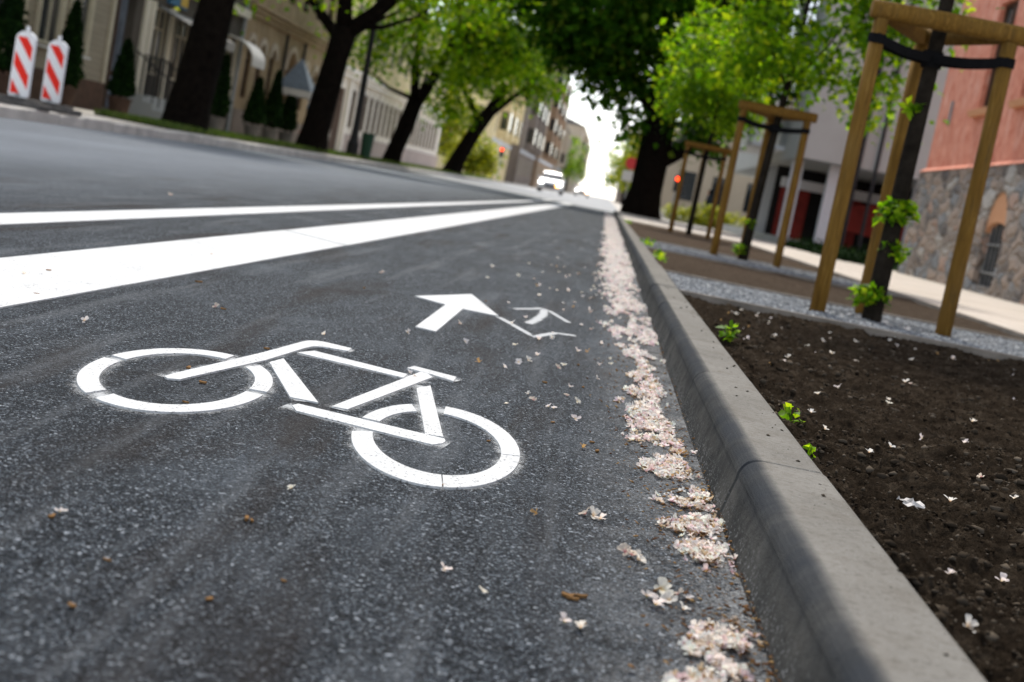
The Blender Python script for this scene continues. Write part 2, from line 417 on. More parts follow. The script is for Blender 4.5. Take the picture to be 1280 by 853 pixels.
# ------------------------------------------------------------------ camera (50 mm class lens, close to the asphalt, rolled)
cam = bpy.data.cameras.new('camera'); co = bpy.data.objects.new('camera', cam); COL.objects.link(co)
F = 1700.0; roll = R(11); a_ = (760-640)/F; b_ = -(248-426.5)/F
Zc = Vector((math.sin(roll), math.cos(roll), -(a_*math.sin(roll)+b_*math.cos(roll)))).normalized()
Yc = Vector((a_,b_,1)).normalized()
Xc = Yc.cross(Zc)
if Xc.x < 0: Xc = -Xc
right = Vector((Xc.x,Yc.x,Zc.x)); upv = Vector((Xc.y,Yc.y,Zc.y)); fwd = Vector((Xc.z,Yc.z,Zc.z))
mw = Matrix.Identity(4)
for i in range(3): mw[i][0] = right[i]; mw[i][1] = upv[i]; mw[i][2] = -fwd[i]
mw[2][3] = .45
co.matrix_world = mw
cam.sensor_width = 36; cam.lens = F/1280*36; cam.clip_start = .05; cam.clip_end = 3000
cam.dof.use_dof = True; cam.dof.focus_distance = 2.4; cam.dof.aperture_fstop = 5.3; cam.dof.aperture_blades = 9
sc.camera = co

# ------------------------------------------------------------------ light
SUN_EL, SUN_AZ = R(54), R(-5)            # ahead of the camera, a little to the left
w = bpy.data.worlds.new('World'); sc.world = w; w.use_nodes = True
nt = w.node_tree; bg = nt.nodes['Background']
sky = nt.nodes.new('ShaderNodeTexSky'); sky.sky_type = 'NISHITA'; sky.sun_disc = False
sky.sun_elevation = SUN_EL; sky.sun_rotation = SUN_AZ; sky.air_density = 1.0; sky.dust_density = .7; sky.ozone_density = 1.0
hs = nt.nodes.new('ShaderNodeHueSaturation'); hs.inputs['Saturation'].default_value = .45
nt.links.new(sky.outputs[0], hs.inputs['Color']); nt.links.new(hs.outputs[0], bg.inputs['Color'])
bg.inputs['Strength'].default_value = .15
sl = bpy.data.lights.new('sun','SUN'); sl.energy = 2.2; sl.angle = R(8); sl.color = (1,.95,.87)
so = bpy.data.objects.new('sun', sl); COL.objects.link(so)
sd = Vector((math.sin(SUN_AZ)*math.cos(SUN_EL), math.cos(SUN_AZ)*math.cos(SUN_EL), math.sin(SUN_EL)))
so.rotation_euler = (-sd).to_track_quat('-Z','Y').to_euler()
so.location = (0,0,30)
vs = sc.view_settings; sc.display_settings.display_device = 'sRGB'
vs.view_transform = 'Standard'; vs.look = 'None'; vs.gamma = 1; vs.exposure = 1.0; vs.use_curve_mapping = False

# ------------------------------------------------------------------ ground, road, pavements
def sheet(x0,x1,y0,y1,z):
    m = MB(); m.add([(x0,y0,z),(x1,y0,z),(x1,y1,z),(x0,y1,z)],[(0,1,2,3)]); return m
structure('ground', sheet(-700,700,-60,1500,-.03), paving_far, 'pale worn ground reaching to the horizon beyond the street', 'ground')
structure('road', sheet(-7.62,.272,-12,48,0), asphalt, 'dark grey asphalt roadway filling the left foreground', 'road')
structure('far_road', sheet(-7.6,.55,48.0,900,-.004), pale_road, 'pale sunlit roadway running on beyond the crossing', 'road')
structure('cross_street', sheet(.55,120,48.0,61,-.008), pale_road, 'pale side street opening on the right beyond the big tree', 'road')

# kerb on the right: single stones, butted with narrow joints
kp = [(.262,-.06),(.264,0.0),(.272,.04),(.279,.068)]
for k in range(1,9):
    t = k/8*PI/2; kp.append((.311-.032*math.cos(t), .068+.032*math.sin(t)))
kp += [(.402,.1),(.409,.097),(.412,.09),(.412,-.06)]
m = MB(); y = 2.083 - 4*1.09
while y < 45.5:
    j = rng.uniform(-.003,.003); jz = rng.uniform(-.002,.0015); e = rng.uniform(.0024,.0036)
    P = [(px+j, pz+jz+rng.uniform(-.0004,.0004)) for px,pz in kp]
    n = len(P); ys = [y+e, y+e+.004] + list(np.linspace(y+.05, y+1.04, 8)) + [y+1.09-e-.004, y+1.09-e]
    vv = []; ff = []
    for k,yy in enumerate(ys):
        ins = .003 if k in (0,len(ys)-1) else 0
        for (px,pz) in P:
            cx, cz = .34, .03
            w_ = .0005*noise.noise(Vector((px*20,yy*6,pz*20)))
            vv.append((px+(ins if px<cx else -ins)+w_, yy, pz-(ins if pz>cz else 0)+w_*.6))
    for k in range(len(ys)-1):
        for i in range(n-1):
            ff.append((k*n+i+1, k*n+i, (k+1)*n+i, (k+1)*n+i+1))
    ff.append(tuple(range(n))); mm=(len(ys)-1)*n; ff.append(tuple(range(mm+n-1,mm-1,-1)))
    m.add(vv, ff); y += 1.09
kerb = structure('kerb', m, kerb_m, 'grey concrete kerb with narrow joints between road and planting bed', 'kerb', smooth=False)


structure('right_pavement', sheet(2.86,6.4,-12,28.0,.1), paving, 'light concrete pavement between planting bed and pink house', 'pavement')
m = MB(); m.prism([(.412,27.9),(9,28.004),(9,45.6),(.412,45.6)], -.05, .098)
structure('corner_pavement', m, paving, 'light pavement corner around the big dark tree', 'pavement')
# far side of the street
m = MB(); y = -10
while y < 130:
    L = rng.uniform(.9,1.2); dz = rng.uniform(-.012,.012); dx = rng.uniform(-.015,.015)
    m.box(-7.86+dx, -7.6+dx, y+.008, y+L-.008, -.06, .15+dz); y += L
structure('far_kerb', m, granite_kerb, 'worn pale granite kerb on the far side of the road', 'kerb', bevel=.02)
m = MB(); m.box(-40,-7.86,-12,97.5,-.06,.16)
structure('far_pavement', m, paving_far, 'sunlit pavement in front of the houses across the road', 'pavement')
m = MB(); m.box(-9.4,-8.0,24.3,97,.1,.18)
structure('verge', m, simple('verge_earth',(.06,.055,.025),.95,.4,3,bump=.6), 'narrow earth verge under the street trees across the road', 'verge')
# grass on that verge
def blades(n, region, hmin, hmax, wid, zf):
    V = np.zeros((n*3,3)); r = np.random.RandomState(3)
    xy = region(r,n); h = r.uniform(hmin,hmax,n); th = r.uniform(0,2*PI,n)
    base = np.column_stack([xy, zf(xy)])
    d = np.column_stack([np.cos(th),np.sin(th),np.zeros(n)])
    V[0::3] = base - d*wid; V[1::3] = base + d*wid
    V[2::3] = base + np.column_stack([r.normal(0,.35,n)*h, r.normal(0,.35,n)*h, h])
    return V, np.arange(n*3).reshape(n,3)
V,Fc = blades(22000, lambda r,n: np.column_stack([r.uniform(-9.4,-8.0,n), 24.3+(r.uniform(0,1,n)**1.6)*70]), .05,.14,.012, lambda p: np.full(len(p),.18))
tag(np_mesh('verge_grass', V, Fc, grass_m), 'short green grass under the trees across the road', 'grass', kind='stuff')

# ------------------------------------------------------------------ painted marks on the road
line = lambda x0,x1,y0,y1: [(x0,y0),(x1,y0),(x1,y1),(x0,y1)]
m = MB(); m.prism([(-1.502,-6),(-1.156,-6),(-1.156,6.28),(-1.502,6.5)], .0004, .004)
m.prism([(-1.5,6.53),(-1.154,6.31),(-1.154,49.5),(-1.49,49.5)], .0004, .004)
tag(m.build('lane_line', paint), 'broad solid white line marking the bicycle lane edge', 'road marking')
m = MB(); m.prism([(-2.036,-6),(-1.872,-6),(-1.872,7.0),(-2.036,7.12)], .0004, .0038)
m.prism([(-2.036,7.135),(-1.872,7.015),(-1.872,49.5),(-2.03,49.5)], .0004, .0038)
tag(m.build('edge_line', paint), 'thin solid white line beside the broad one, nearer the far kerb', 'road marking')

bike = thing('bicycle_symbol', 'white painted bicycle symbol on the asphalt in the middle foreground', 'road marking', (-.43,2.3,0))
def local(pts): return [(x+.43, y-2.3) for x,y in pts]
def ring(C,u,v,ui,vi,segs,z):
    m = MB()
    for a0,a1 in segs:
        n = max(6,int((a1-a0)/5)); T = [R(a0+(a1-a0)*i/n) for i in range(n+1)]
        out = [(C[0]+u[0]*math.cos(t)+v[0]*math.sin(t), C[1]+u[1]*math.cos(t)+v[1]*math.sin(t)) for t in T]
        inn = [(C[0]+ui[0]*math.cos(t)+vi[0]*math.sin(t), C[1]+ui[1]*math.cos(t)+vi[1]*math.sin(t)) for t in T]
        out = local(out); inn = local(inn); k = n+1
        vv = [(x,y,z) for x,y in out]+[(x,y,z) for x,y in inn]+[(x,y,.0004) for x,y in out]+[(x,y,.0004) for x,y in inn]
        ff = []
        for i in range(n):
            ff += [(i,i+1,k+i+1,k+i),(2*k+i+1,2*k+i,i,i+1)[::-1],(3*k+i,3*k+i+1,k+i+1,k+i)[::-1]]
        ff += [(0,k,3*k,2*k),(n,2*k+n,3*k+n,k+n)]
        m.add(vv,ff)
    return m
ring((-.671,2.3175),(.152,-.036),(0,.328),(.1205,-.03),(0,.267),[(88.5,174.5),(181,246.5),(256,363.5),(9.5,62.5)],.004).build('wheel', paint, bike)
ring((-.1987,2.22),(.1405,-.0385),(0,.332),(.1095,-.041),(0,.250),[(198,289.8),(290.8,367),(368,461),(128,176)],.004).build('wheel', paint, bike)
bike_polys = dict(
 handlebar=[[(-.692,2.289),(-.682,2.276),(-.664,2.290),(-.662,2.311),(-.608,2.668),(-.587,2.922),(-.579,2.975),(-.563,2.997),(-.505,3.01),(-.508,3.062),(-.575,3.076),(-.592,3.068),(-.603,3.052),(-.611,3.024),(-.636,2.76),(-.69,2.325)]],
 frame=[[(-.597,2.651),(-.588,2.733),(-.428,2.336),(-.479,2.335)],
        [(-.585,2.845),(-.563,2.916),(-.345,2.851),(-.345,2.793)],
        [(-.402,2.326),(-.374,2.328),(-.294,2.878),(-.322,2.954)],
        [(-.303,2.696),(-.283,2.763),(-.194,2.258),(-.224,2.250)],
        [(-.458,2.263),(-.453,2.287),(-.19,2.243),(-.186,2.225),(-.188,2.203),(-.202,2.175),(-.442,2.224)]],
 saddle=[[(-.358,2.933),(-.349,2.982),(-.249,2.946),(-.248,2.879),(-.30,2.912)]])
for nm,polys in bike_polys.items():
    m = MB()
    for i,p in enumerate(polys): m.prism(local(p), .0004, {'handlebar':.004,'frame':.0036+.0001*i,'saddle':.0045}[nm])
    m.build(nm, paint, bike)
# the arrow ahead of the bicycle
m = MB(); m.prism([(-.575,4.559),(-.429,5.055),(-.277,4.45),(-.397,4.445),(-.391,3.694),(-.451,3.712),(-.459,4.477)], .0004, .004)
tag(m.build('lane_arrow', paint), 'white painted straight ahead arrow on the asphalt beyond the bicycle symbol', 'road marking')
# thin mist of paint round the stencil and the ghost of a misplaced stencil
def ribbon(mb, pts, wid, z, closed=False):
    n = len(pts); L=[];Rr=[]
    for i in range(n):
        p0 = pts[(i-1)%n] if closed or i>0 else pts[i]; p1 = pts[(i+1)%n] if closed or i<n-1 else pts[i]
        dx,dy = p1[0]-p0[0], p1[1]-p0[1]; l = math.hypot(dx,dy) or 1; nx,ny = -dy/l, dx/l
        L.append((pts[i][0]+nx*wid, pts[i][1]+ny*wid*1.8, z)); Rr.append((pts[i][0]-nx*wid, pts[i][1]-ny*wid*1.8, z))
    vv = L+[(x,y,z) for x,y in pts]+Rr
    k = n if closed else n-1
    ff = []
    for i in range(k):
        j=(i+1)%n; ff += [(i,j,n+j,n+i),(n+i,n+j,2*n+j,2*n+i)]
    mb.add(vv, ff, [(0,0,0,1)]*n+[(1,1,1,1)]*n+[(0,0,0,1)]*n)
m = MB(); k=0
def densify(p, closed, d=.03):
    o=[]; n=len(p)
    for i in range(n if closed else n-1):
        a,b = p[i],p[(i+1)%n]; c=max(1,int(math.hypot(b[0]-a[0],b[1]-a[1])/d))
        o += [(a[0]+(b[0]-a[0])*t/c, a[1]+(b[1]-a[1])*t/c) for t in range(c)]
    if not closed: o.append(p[-1])
    return o
def circ(C,u,v): return [(C[0]+u[0]*math.cos(t)+v[0]*math.sin(t), C[1]+u[1]*math.cos(t)+v[1]*math.sin(t)) for t in np.linspace(0,2*PI,72,endpoint=False)]
for p in [circ((-.671,2.3175),(.136,-.033),(0,.298)), circ((-.1987,2.22),(.125,-.04),(0,.291))]:
    ribbon(m, local(p), .05, .0012+.00012*k, True); k+=1
for p in [[(-.69,2.29),(-.62,2.72),(-.595,3.04),(-.5,3.03)],[(-.59,2.69),(-.45,2.33)],[(-.58,2.87),(-.33,2.82)],[(-.39,2.32),(-.3,2.93)],[(-.35,2.96),(-.24,2.91)],[(-.30,2.75),(-.21,2.25)],[(-.47,2.26),(-.18,2.2)]]:
    ribbon(m, local(densify(p,False)), .045, .0012+.00012*k); k+=1
m.build('overspray', overspray, bike)
m = MB()
for i,(p,wd) in enumerate([([(-.276,4.44),(-.258,4.40),(-.137,4.07),(-.105,4.2),(-.078,4.30),(-.015,4.337)],.022),([(-.252,4.83),(-.19,4.98),(-.165,5.07),(-.131,5.02),(-.048,4.725)],.02),([(-.175,4.42),(-.155,4.62),(-.145,4.86),(-.15,5.02)],.03)]):
    ribbon(m, densify(p,False), wd, .0012+.0002*i)
tag(m.build('stencil_ghost', ghostspray), 'faint grey ghost of a misplaced arrow stencil right of the arrow', 'road marking')

# ------------------------------------------------------------------ planting bed
def soil_h(x,y):
    p = Vector((x,y,0))
    h = .078 + .016*noise.noise(p*1.7) + .013*noise.noise(p*5.3+Vector((3,1,7)))
    if y < 7:
        h += .016*noise.noise(p*13) + .014*abs(noise.noise(p*27)) + .012*abs(noise.noise(p*57)) + .007*noise.noise(p*110)
        r = noise.noise(p*9+Vector((9,2,4))); h += .016*max(0,r)**1.5 - .021 + .022*max(-.5,noise.noise(p*4.3+Vector((2,8,1)))) + .012*noise.noise(p*8.2)
    return h
def soil_patch(name, x0,x1,ylist,nx,label):
    xs = x0 + (x1-x0)*(np.linspace(0,1,nx)**1.35)
    V = np.array([(x,y,soil_h(x,y) if 0 < i < nx-1 else soil_h(x,y)-.004) for y in ylist for i,x in enumerate(xs)])
    ny = len(ylist)
    I = np.arange(ny*nx).reshape(ny,nx)
    Fq = np.stack([I[:-1,:-1],I[:-1,1:],I[1:,1:],I[1:,:-1]],-1).reshape(-1,4)
    o = np_mesh(name, V, Fq, soil_m, smooth=True)
    return tag(o, label, 'soil', kind='structure')
ya = []; y=.35
while y < 6.44: ya.append(y); y += .0042*max(1,y/1.6)
ya.append(6.44)
soil_patch('soil_bed', .409, 2.8, ya, 420, 'dark loose soil of the planting bed in the right foreground')
soil_patch('soil_bed', .409, 2.8, list(np.linspace(8.3,12.2,90)), 60, 'dry brown soil of the bed behind the first young tree')
soil_patch('soil_bed', .409, 2.8, list(np.linspace(15.2,27.3,140)), 50, 'dry brown soil of the farthest planting bed')
# crumbs and clods lying on the soil
r_ = np.random.RandomState(11)
octv = np.array([(1,0,0),(-1,0,0),(0,1,0),(0,-1,0),(0,0,1),(0,0,-1)],float)
octf = np.array([(0,2,4),(2,1,4),(1,3,4),(3,0,4),(2,0,5),(1,2,5),(3,1,5),(0,3,5)])
gp=(1+5**.5)/2
icov=np.array([(-1,gp,0),(1,gp,0),(-1,-gp,0),(1,-gp,0),(0,-1,gp),(0,1,gp),(0,-1,-gp),(0,1,-gp),(gp,0,-1),(gp,0,1),(-gp,0,-1),(-gp,0,1)])/1.9
icof=np.array([(0,11,5),(0,5,1),(0,1,7),(0,7,10),(0,10,11),(1,5,9),(5,11,4),(11,10,2),(10,7,6),(7,1,8),(3,9,4),(3,4,2),(3,2,6),(3,6,8),(3,8,9),(4,9,5),(2,4,11),(6,2,10),(8,6,7),(9,8,1)])
def lumps(n, xy, zf, smin, smax, power):
    s=smin+(smax-smin)*r_.uniform(0,1,n)**power
    V=icov[None]*(1+r_.uniform(-.45,.4,(n,12,1)))*s[:,None,None]*np.stack([r_.uniform(.7,1.3,n),r_.uniform(.7,1.3,n),r_.uniform(.5,.8,n)],-1)[:,None,:]
    z0=np.array([zf(*p) for p in xy])
    V=V+np.column_stack([xy,z0+s*.15])[:,None,:]
    return V.reshape(-1,3),(icof[None]+12*np.arange(n)[:,None,None]).reshape(-1,3)
def pebbles(n, xy, zf, smin, smax, flat=.7, power=2.5):
    s = smin + (smax-smin)*r_.uniform(0,1,n)**power
    V = octv[None]*(1+r_.uniform(-.35,.35,(n,6,1)))*s[:,None,None]
    V[:,:,2] *= flat
    th = r_.uniform(0,2*PI,n); c,sn = np.cos(th)[:,None],np.sin(th)[:,None]
    x = V[:,:,0]*c - V[:,:,1]*sn; yv = V[:,:,0]*sn + V[:,:,1]*c
    tilt = r_.uniform(-.6,.6,n)[:,None]; z = V[:,:,2]*np.cos(tilt)+x*np.sin(tilt)
    z0 = np.array([zf(*p) for p in xy])
    V = np.stack([x+xy[:,0:1], yv+xy[:,1:2], z+(z0+s*flat*.35)[:,None]],-1).reshape(-1,3)
    Fq = (octf[None]+6*np.arange(n)[:,None,None]).reshape(-1,3)
    return V,Fq
n=42000; yy = .5+5.9*r_.uniform(0,1,n)**1.6; xx = .415+2.35*r_.uniform(0,1,n)**1.2
V,Fq = pebbles(n, np.column_stack([xx,yy]), soil_h, .0012, .0048, .8, 2.5)
n2=14000; yy = .5+5.9*r_.uniform(0,1,n2)**1.5; xx = .418+2.35*r_.uniform(0,1,n2)**1.2
keep=np.array([noise.noise(Vector((a*3.1,b*3.1,2)))+.25*noise.noise(Vector((a*11,b*11,4)))> -.2 for a,b in zip(xx,yy)]); xx=xx[keep]; yy=yy[keep]
V2_,F2_ = lumps(len(xx), np.column_stack([xx,yy]), soil_h, .0024, .012, 3.5)
tag(np_mesh('soil_clods', V2_, F2_, clod_m), 'larger lumps lying over the dark soil of the bed', 'soil', kind='stuff')
tag(np_mesh('soil_crumbs', V, Fq, clod_m), 'loose crumbs and clods scattered over the dark soil', 'soil', kind='stuff')
# gravel strips with edging
for y0,y1,n,lab in ((6.47,8.27,19000,'pale grey gravel strip around the nearest young tree'),(12.25,15.15,12000,'pale grey gravel strip around the second young tree')):
    structure('gravel_base', sheet(.415,2.84,y0,y1,.072), simple('gravel_dust',(.2,.2,.21),.95,.3,20), lab.replace('gravel strip','grit under the gravel'), 'gravel')
    xy = np.column_stack([r_.uniform(.42,2.83,n), r_.uniform(y0,y1,n)])
    xy = xy[((xy[:,0]-1.53)**2/.13+(xy[:,1]-7.48)**2/.16 > 1) | (r_.uniform(0,1,n)<.15)]
    V,Fq = pebbles(len(xy), xy, lambda x,y:.074, .006, .015, .6, 1.5)
    tag(np_mesh('gravel', V, Fq, gravel_m), lab, 'gravel', kind='stuff')
for y0,lab in ((6.44,'weathered edging board between dark soil and the nearest gravel strip'),(8.27,'weathered edging board behind the nearest gravel strip'),(12.2,'weathered edging board before the second gravel strip'),(15.15,'weathered edging board behind the second gravel strip')):
    m = MB(); m.box(.414,2.84,y0,y0+.03,-.02,.094); tag(m.build('edging_board', edging, bevel=.004), lab, 'edging', 'edging boards of the planting bed')
m = MB(); m.box(2.80,2.86,-2,27.8,-.02,.103)
tag(m.build('edging_strip', edging, bevel=.004), 'long brown edging between planting bed and pavement', 'edging')

# ------------------------------------------------------------------ fallen blossoms
def flower(r, size, fresh=True):
    """one crumpled chestnut blossom: 4-5 cupped petals with a coloured throat"""
    vs=[]; fs=[]; cs=[]
    npet = r.choice([3,4,5,5]); a0 = r.uniform(0,6.28)
    white = (r.uniform(.82,.9),r.uniform(.77,.85),r.uniform(.70,.79),1)
    if not fresh: white = r.choice([(.62,.48,.32,1),(.45,.28,.12,1),(.68,.58,.48,1)])
    cen = r.choice([(.62,.12,.18,1),(.68,.36,.05,1),(.72,.5,.1,1),(.58,.09,.2,1)])
    pinkish = r.random()<.08
    for k in range(npet):
        a = a0+6.283*k/npet+r.uniform(-.35,.35); L = size*r.uniform(.7,1.1); wd = L*r.uniform(.7,1.0)
        tilt = r.uniform(.2,1.5); b=len(vs)
        rows = [(0,.18),(.4,.8),(.75,1.0),(1.0,.55)]
        for t,wf in rows:
            rr = L*t; cup = tilt*rr*(1-.4*t) + size*.12
            for sgn in (-1,0,1):
                off = wd*.5*wf*sgn
                x = math.cos(a)*rr-math.sin(a)*off; y = math.sin(a)*rr+math.cos(a)*off
                vs.append((x,y,cup+abs(sgn)*size*.12*wf+r.uniform(-.05,.05)*size))
                q = max(0,.7-t*1.9)
                c = tuple(white[i]*(1-q)+cen[i]*q for i in range(3))
                if pinkish: c = (c[0],c[1]*.82,c[2]*.85)
                cs.append((*c,1))
        for i in range(3):
            for j in range(2): fs.append((b+i*3+j,b+i*3+j+1,b+i*3+j+4,b+i*3+j+3))
    # calyx and stub
    b=len(vs); gc = r.choice([(.16,.2,.05,1),(.22,.1,.04,1),(.3,.17,.05,1)])
    for t in range(5):
        an=6.283*t/5; vs.append((math.cos(an)*size*.16,math.sin(an)*size*.16,size*.14)); cs.append(gc)
    vs.append((r.uniform(-.4,.4)*size,r.uniform(-.4,.4)*size,size*.02)); cs.append(gc)
    for t in range(5): fs.append((b+t,b+(t+1)%5,b+5))
    return vs,fs,cs
templates = [flower(rng, 1.0, k<11) for k in range(15)]
def put(V,Fl,Cc,x,y,z,s,r):
    vs,fs,cs = r.choice(templates if y<4 else templates[:11]+templates[:12])
    q = Matrix.Rotation(r.uniform(0,6.28),3,'Z') @ Matrix.Rotation(r.gauss(0,.55),3,'X') @ Matrix.Rotation(r.gauss(0,.55),3,'Y')
    b = len(V)
    for v in vs:
        p = q @ Vector(v); V.append((x+p.x*s, y+p.y*s, max(.0015,z+p.z*s)))
    for f in fs: Fl.append(tuple(i+b for i in f))
    Cc.extend(cs)
m = MB(); V=[];Fl=[];Cc=[]
def left_edge(y):
    pts=[(1.2,.15),(1.5,.19),(1.8,.16),(2.2,.14),(2.5,.10),(2.9,.09),(4.0,.085),(5.0,.06),(6,.03),(7.5,.01),(12,.005),(45,-.02)]
    for (a,xa),(b,xb) in zip(pts,pts[1:]):
        if y<=b: return xa+(xb-xa)*(y-a)/(b-a)
    return -.02
cnt=0
for t in range(110000):
    y = .95*math.exp(rng.uniform(0,math.log(44)))
    y = .95+ (y-.95)
    L = left_edge(y); x = L + (.262-L)*rng.random()**.8 + rng.gauss(0,.028)
    if x > .27: continue
    if y<2.75:
        ok=False
        for ex,ey,rx,ry in ((.215,1.42,.042,.085),(.165,1.285,.045,.04),(.222,1.83,.036,.06),(.195,1.955,.055,.035),(.235,2.0,.028,.05),(.215,2.12,.06,.03),(.245,2.2,.022,.05),(.175,2.36,.075,.06),(.22,2.45,.05,.05),(.13,2.62,.05,.035),(.2,2.68,.06,.05),(.24,2.6,.03,.09)):
            q2=((x-ex)/rx)**2+((y-ey)/ry)**2; w2=.9*noise.noise(Vector((x*130,y*60,5)))+.7*noise.noise(Vector((x*48,y*22,8)))
            if q2 < .75+w2 or (q2<2.4 and rng.random()<.035): ok=True
        if not ok: continue
    d = noise.noise(Vector((x*9,y*2.2,3)))*.6+.5 + .5*noise.noise(Vector((x*30,y*9,1)))
    mid = 1-abs((x-L)/(.27-L)-.55)*1.1
    thr = .34 if y<2.75 else (.68 if y<4.5 else .54)
    if y>2.75: d += .10
    if d*mid < thr*.75: continue
    s = rng.uniform(.0048,.0088)*(1 if y<6 else min(2.2,y/6))
    put(V,Fl,Cc,x,y,.001+rng.random()*.005*max(0,mid),s,rng); cnt+=1
    if cnt>10500: break
m.v=V; m.f=Fl; m.c=Cc
tag(m.build('blossom_drift', petal_m), 'drift of pink and white fallen chestnut blossom along the kerb', 'blossom', kind='stuff')
# brown rotting bits mixed into the drift
n=7000; yy=1.0*np.exp(r_.uniform(0,math.log(22),n)); xx=np.array([left_edge(v) for v in yy]); xx = xx+(.262-xx)*r_.uniform(0,1,n)**.7+r_.normal(0,.035,n); xx=np.minimum(xx,.266)
V2,F2 = pebbles(n, np.column_stack([xx,yy]), lambda x,y:.002+.008*r_.uniform(0,1), .001,.006,.35,3.5)
tag(np_mesh('litter', V2, F2, litter_brown), 'small brown withered flower bits in the gutter', 'litter', kind='stuff')

def flower_mesh(k, scale):
    r = random.Random(100+k); mb = MB(); vs,fs,cs = flower(r, scale, k%4!=3)
    mb.add([(v[0],v[1],v[2]) for v in vs], fs, cs)
    me = bpy.data.meshes.new('fallen_blossom'); me.from_pydata(mb.v,[],mb.f)
    ca = me.color_attributes.new('tint','FLOAT_COLOR','POINT'); ca.data.foreach_set('color', np.array(mb.c,dtype=np.float32).ravel())
    me.materials.append(petal_m); return me
fm = [flower_mesh(k, 1.0) for k in range(8)]
def lay(x,y,z,s,label,group,me=None):
    o = bpy.data.objects.new('fallen_blossom', me or rng.choice(fm)); COL.objects.link(o)
    o.location=(x,y,z); o.scale=(s,s,s); o.rotation_euler=(rng.gauss(0,.35),rng.gauss(0,.35),rng.uniform(0,6.28))
    return tag(o,label,'blossom',group)
S='white fallen chestnut blossom lying singly on the dark soil'; SG='blossoms scattered over the dark soil'
for x,y,s in [(.47,1.46,.0125),(.62,1.83,.012),(.66,2.28,.013),(.655,2.75,.012),(.53,3.0,.011),(.60,3.35,.010),(.80,2.4,.010),(.72,1.95,.012),(.50,1.66,.009),
              (.63,4.15,.012),(.75,3.9,.012),(.86,3.75,.011),(1.02,3.5,.012),(1.0,4.2,.014),(.83,4.55,.012),(.68,4.9,.012),(.55,4.6,.013),(.92,5.3,.014),(1.2,5.0,.014),(1.4,4.4,.014),(1.12,5.7,.015),(.62,5.7,.014),(.8,6.0,.014),(1.5,5.6,.015),(1.35,6.1,.015),(1.7,5.2,.014),(.56,2.5,.010),(.9,3.1,.011),(1.1,2.9,.011),(.78,3.0,.010)]:
    lay(x,y,soil_h(x,y)+.004,s*.9,S,SG,rng.choice(fm[:3]))
for k in range(70):
    x=rng.uniform(.5,2.1); y=2.3+4*rng.random()**.7; lay(x,y,soil_h(x,y)+.003,rng.uniform(.006,.011),S,SG)
S='single pale fallen blossom lying loose on the grey asphalt'; SG='blossoms scattered over the asphalt'
for x,y,s in [(.155,1.60,.014),(.135,1.565,.012),(.163,1.565,.011),(.145,1.535,.012),(.175,1.60,.008),(.186,1.59,.008),(.178,1.54,.008),(.12,1.735,.012),(.128,1.72,.012),(.113,1.745,.011),(.067,1.909,.012),(.078,1.90,.011),(.058,1.915,.011),
              (-.011,1.86,.007),(.043,2.42,.009),(-.07,2.85,.01),(.02,2.95,.01),(-.14,3.4,.011),(-.30,3.6,.01),(-.12,4.0,.011),(.0,3.9,.01),(-.04,3.45,.01),(-.36,4.0,.011),(-.22,4.3,.011),(-.60,3.2,.009),(-.45,3.55,.01),(-.9,3.3,.01),(-1.0,2.7,.01),(-1.35,3.2,.01),(-.52,1.42,.008),(-.33,1.72,.007),(-.1,1.5,.007),(.061,1.394,.009),(.043,1.405,.008),(-.05,1.45,.007),(-1.3,4.6,.012),(-.8,5.2,.012),(-.1,6.2,.013),(-.5,6.8,.014),(-2.4,7.5,.016),(-.2,5.6,.012)]:
    lay(x,y,.002,s,S,SG)
for k in range(75):
    x=.10-abs(rng.gauss(0,.22)); y=rng.uniform(2.6,9); lay(x,y,.002,rng.uniform(.006,.011),S,SG)
# dry brown scraps on the road
def scrap(k):
    r=random.Random(300+k); mb=MB(); n=7
    top=[(math.cos(6.283*i/n)*r.uniform(.6,1.1),math.sin(6.283*i/n)*r.uniform(.25,.5)) for i in range(n)]
    vs=[(x,y,.12+.35*abs(x)*r.uniform(.3,1)+r.uniform(0,.15)) for x,y in top]+[(x*.9,y*.9,.02) for x,y in top]+[(0,0,.42)]
    fs=[(i,(i+1)%n,2*n) for i in range(n)]+[(n+i,n+(i+1)%n,(i+1)%n,i) for i in range(n)]
    me=bpy.data.meshes.new('dry_scrap'); me.from_pydata(vs,[],fs); me.materials.append(litter_brown); return me
sm=[scrap(k) for k in range(5)]
S='small dry brown leaf scrap lying on the grey asphalt'; SG='dry scraps scattered over the asphalt'
for x,y,s in [(-.342,1.542,.013),(-.335,1.54,.009),(-.69,2.42,.016),(-.63,2.31,.013),(-.645,2.82,.013),(-.6,2.12,.01),(.043,1.503,.014),(.058,1.51,.014),(.05,1.495,.012),(-.52,1.40,.011),(-.21,2.27,.007),(-.12,2.31,.009),(-.1,2.02,.01),(-.15,1.915,.011),(-1.35,3.35,.02),(-1.2,2.93,.015),(-1.24,2.75,.012),(-1.08,3.75,.016),(-.88,3.3,.012),(-.02,2.63,.01),(.06,2.5,.011),(.07,2.42,.013),(-.3,1.25,.009),(-.42,1.3,.008),(-.25,1.35,.007),(-.4,1.16,.009),(-.06,3.15,.012),(.01,3.6,.012),(.03,3.2,.011),(-.36,4.9,.014),(-.74,4.5,.014)]:
    o=bpy.data.objects.new('dry_scrap', rng.choice(sm)); COL.objects.link(o); s*=.72; o.location=(x,y,.001); o.scale=(s,s,s); o.rotation_euler=(0,0,rng.uniform(0,6.28)); tag(o,S,'leaf scrap',SG)
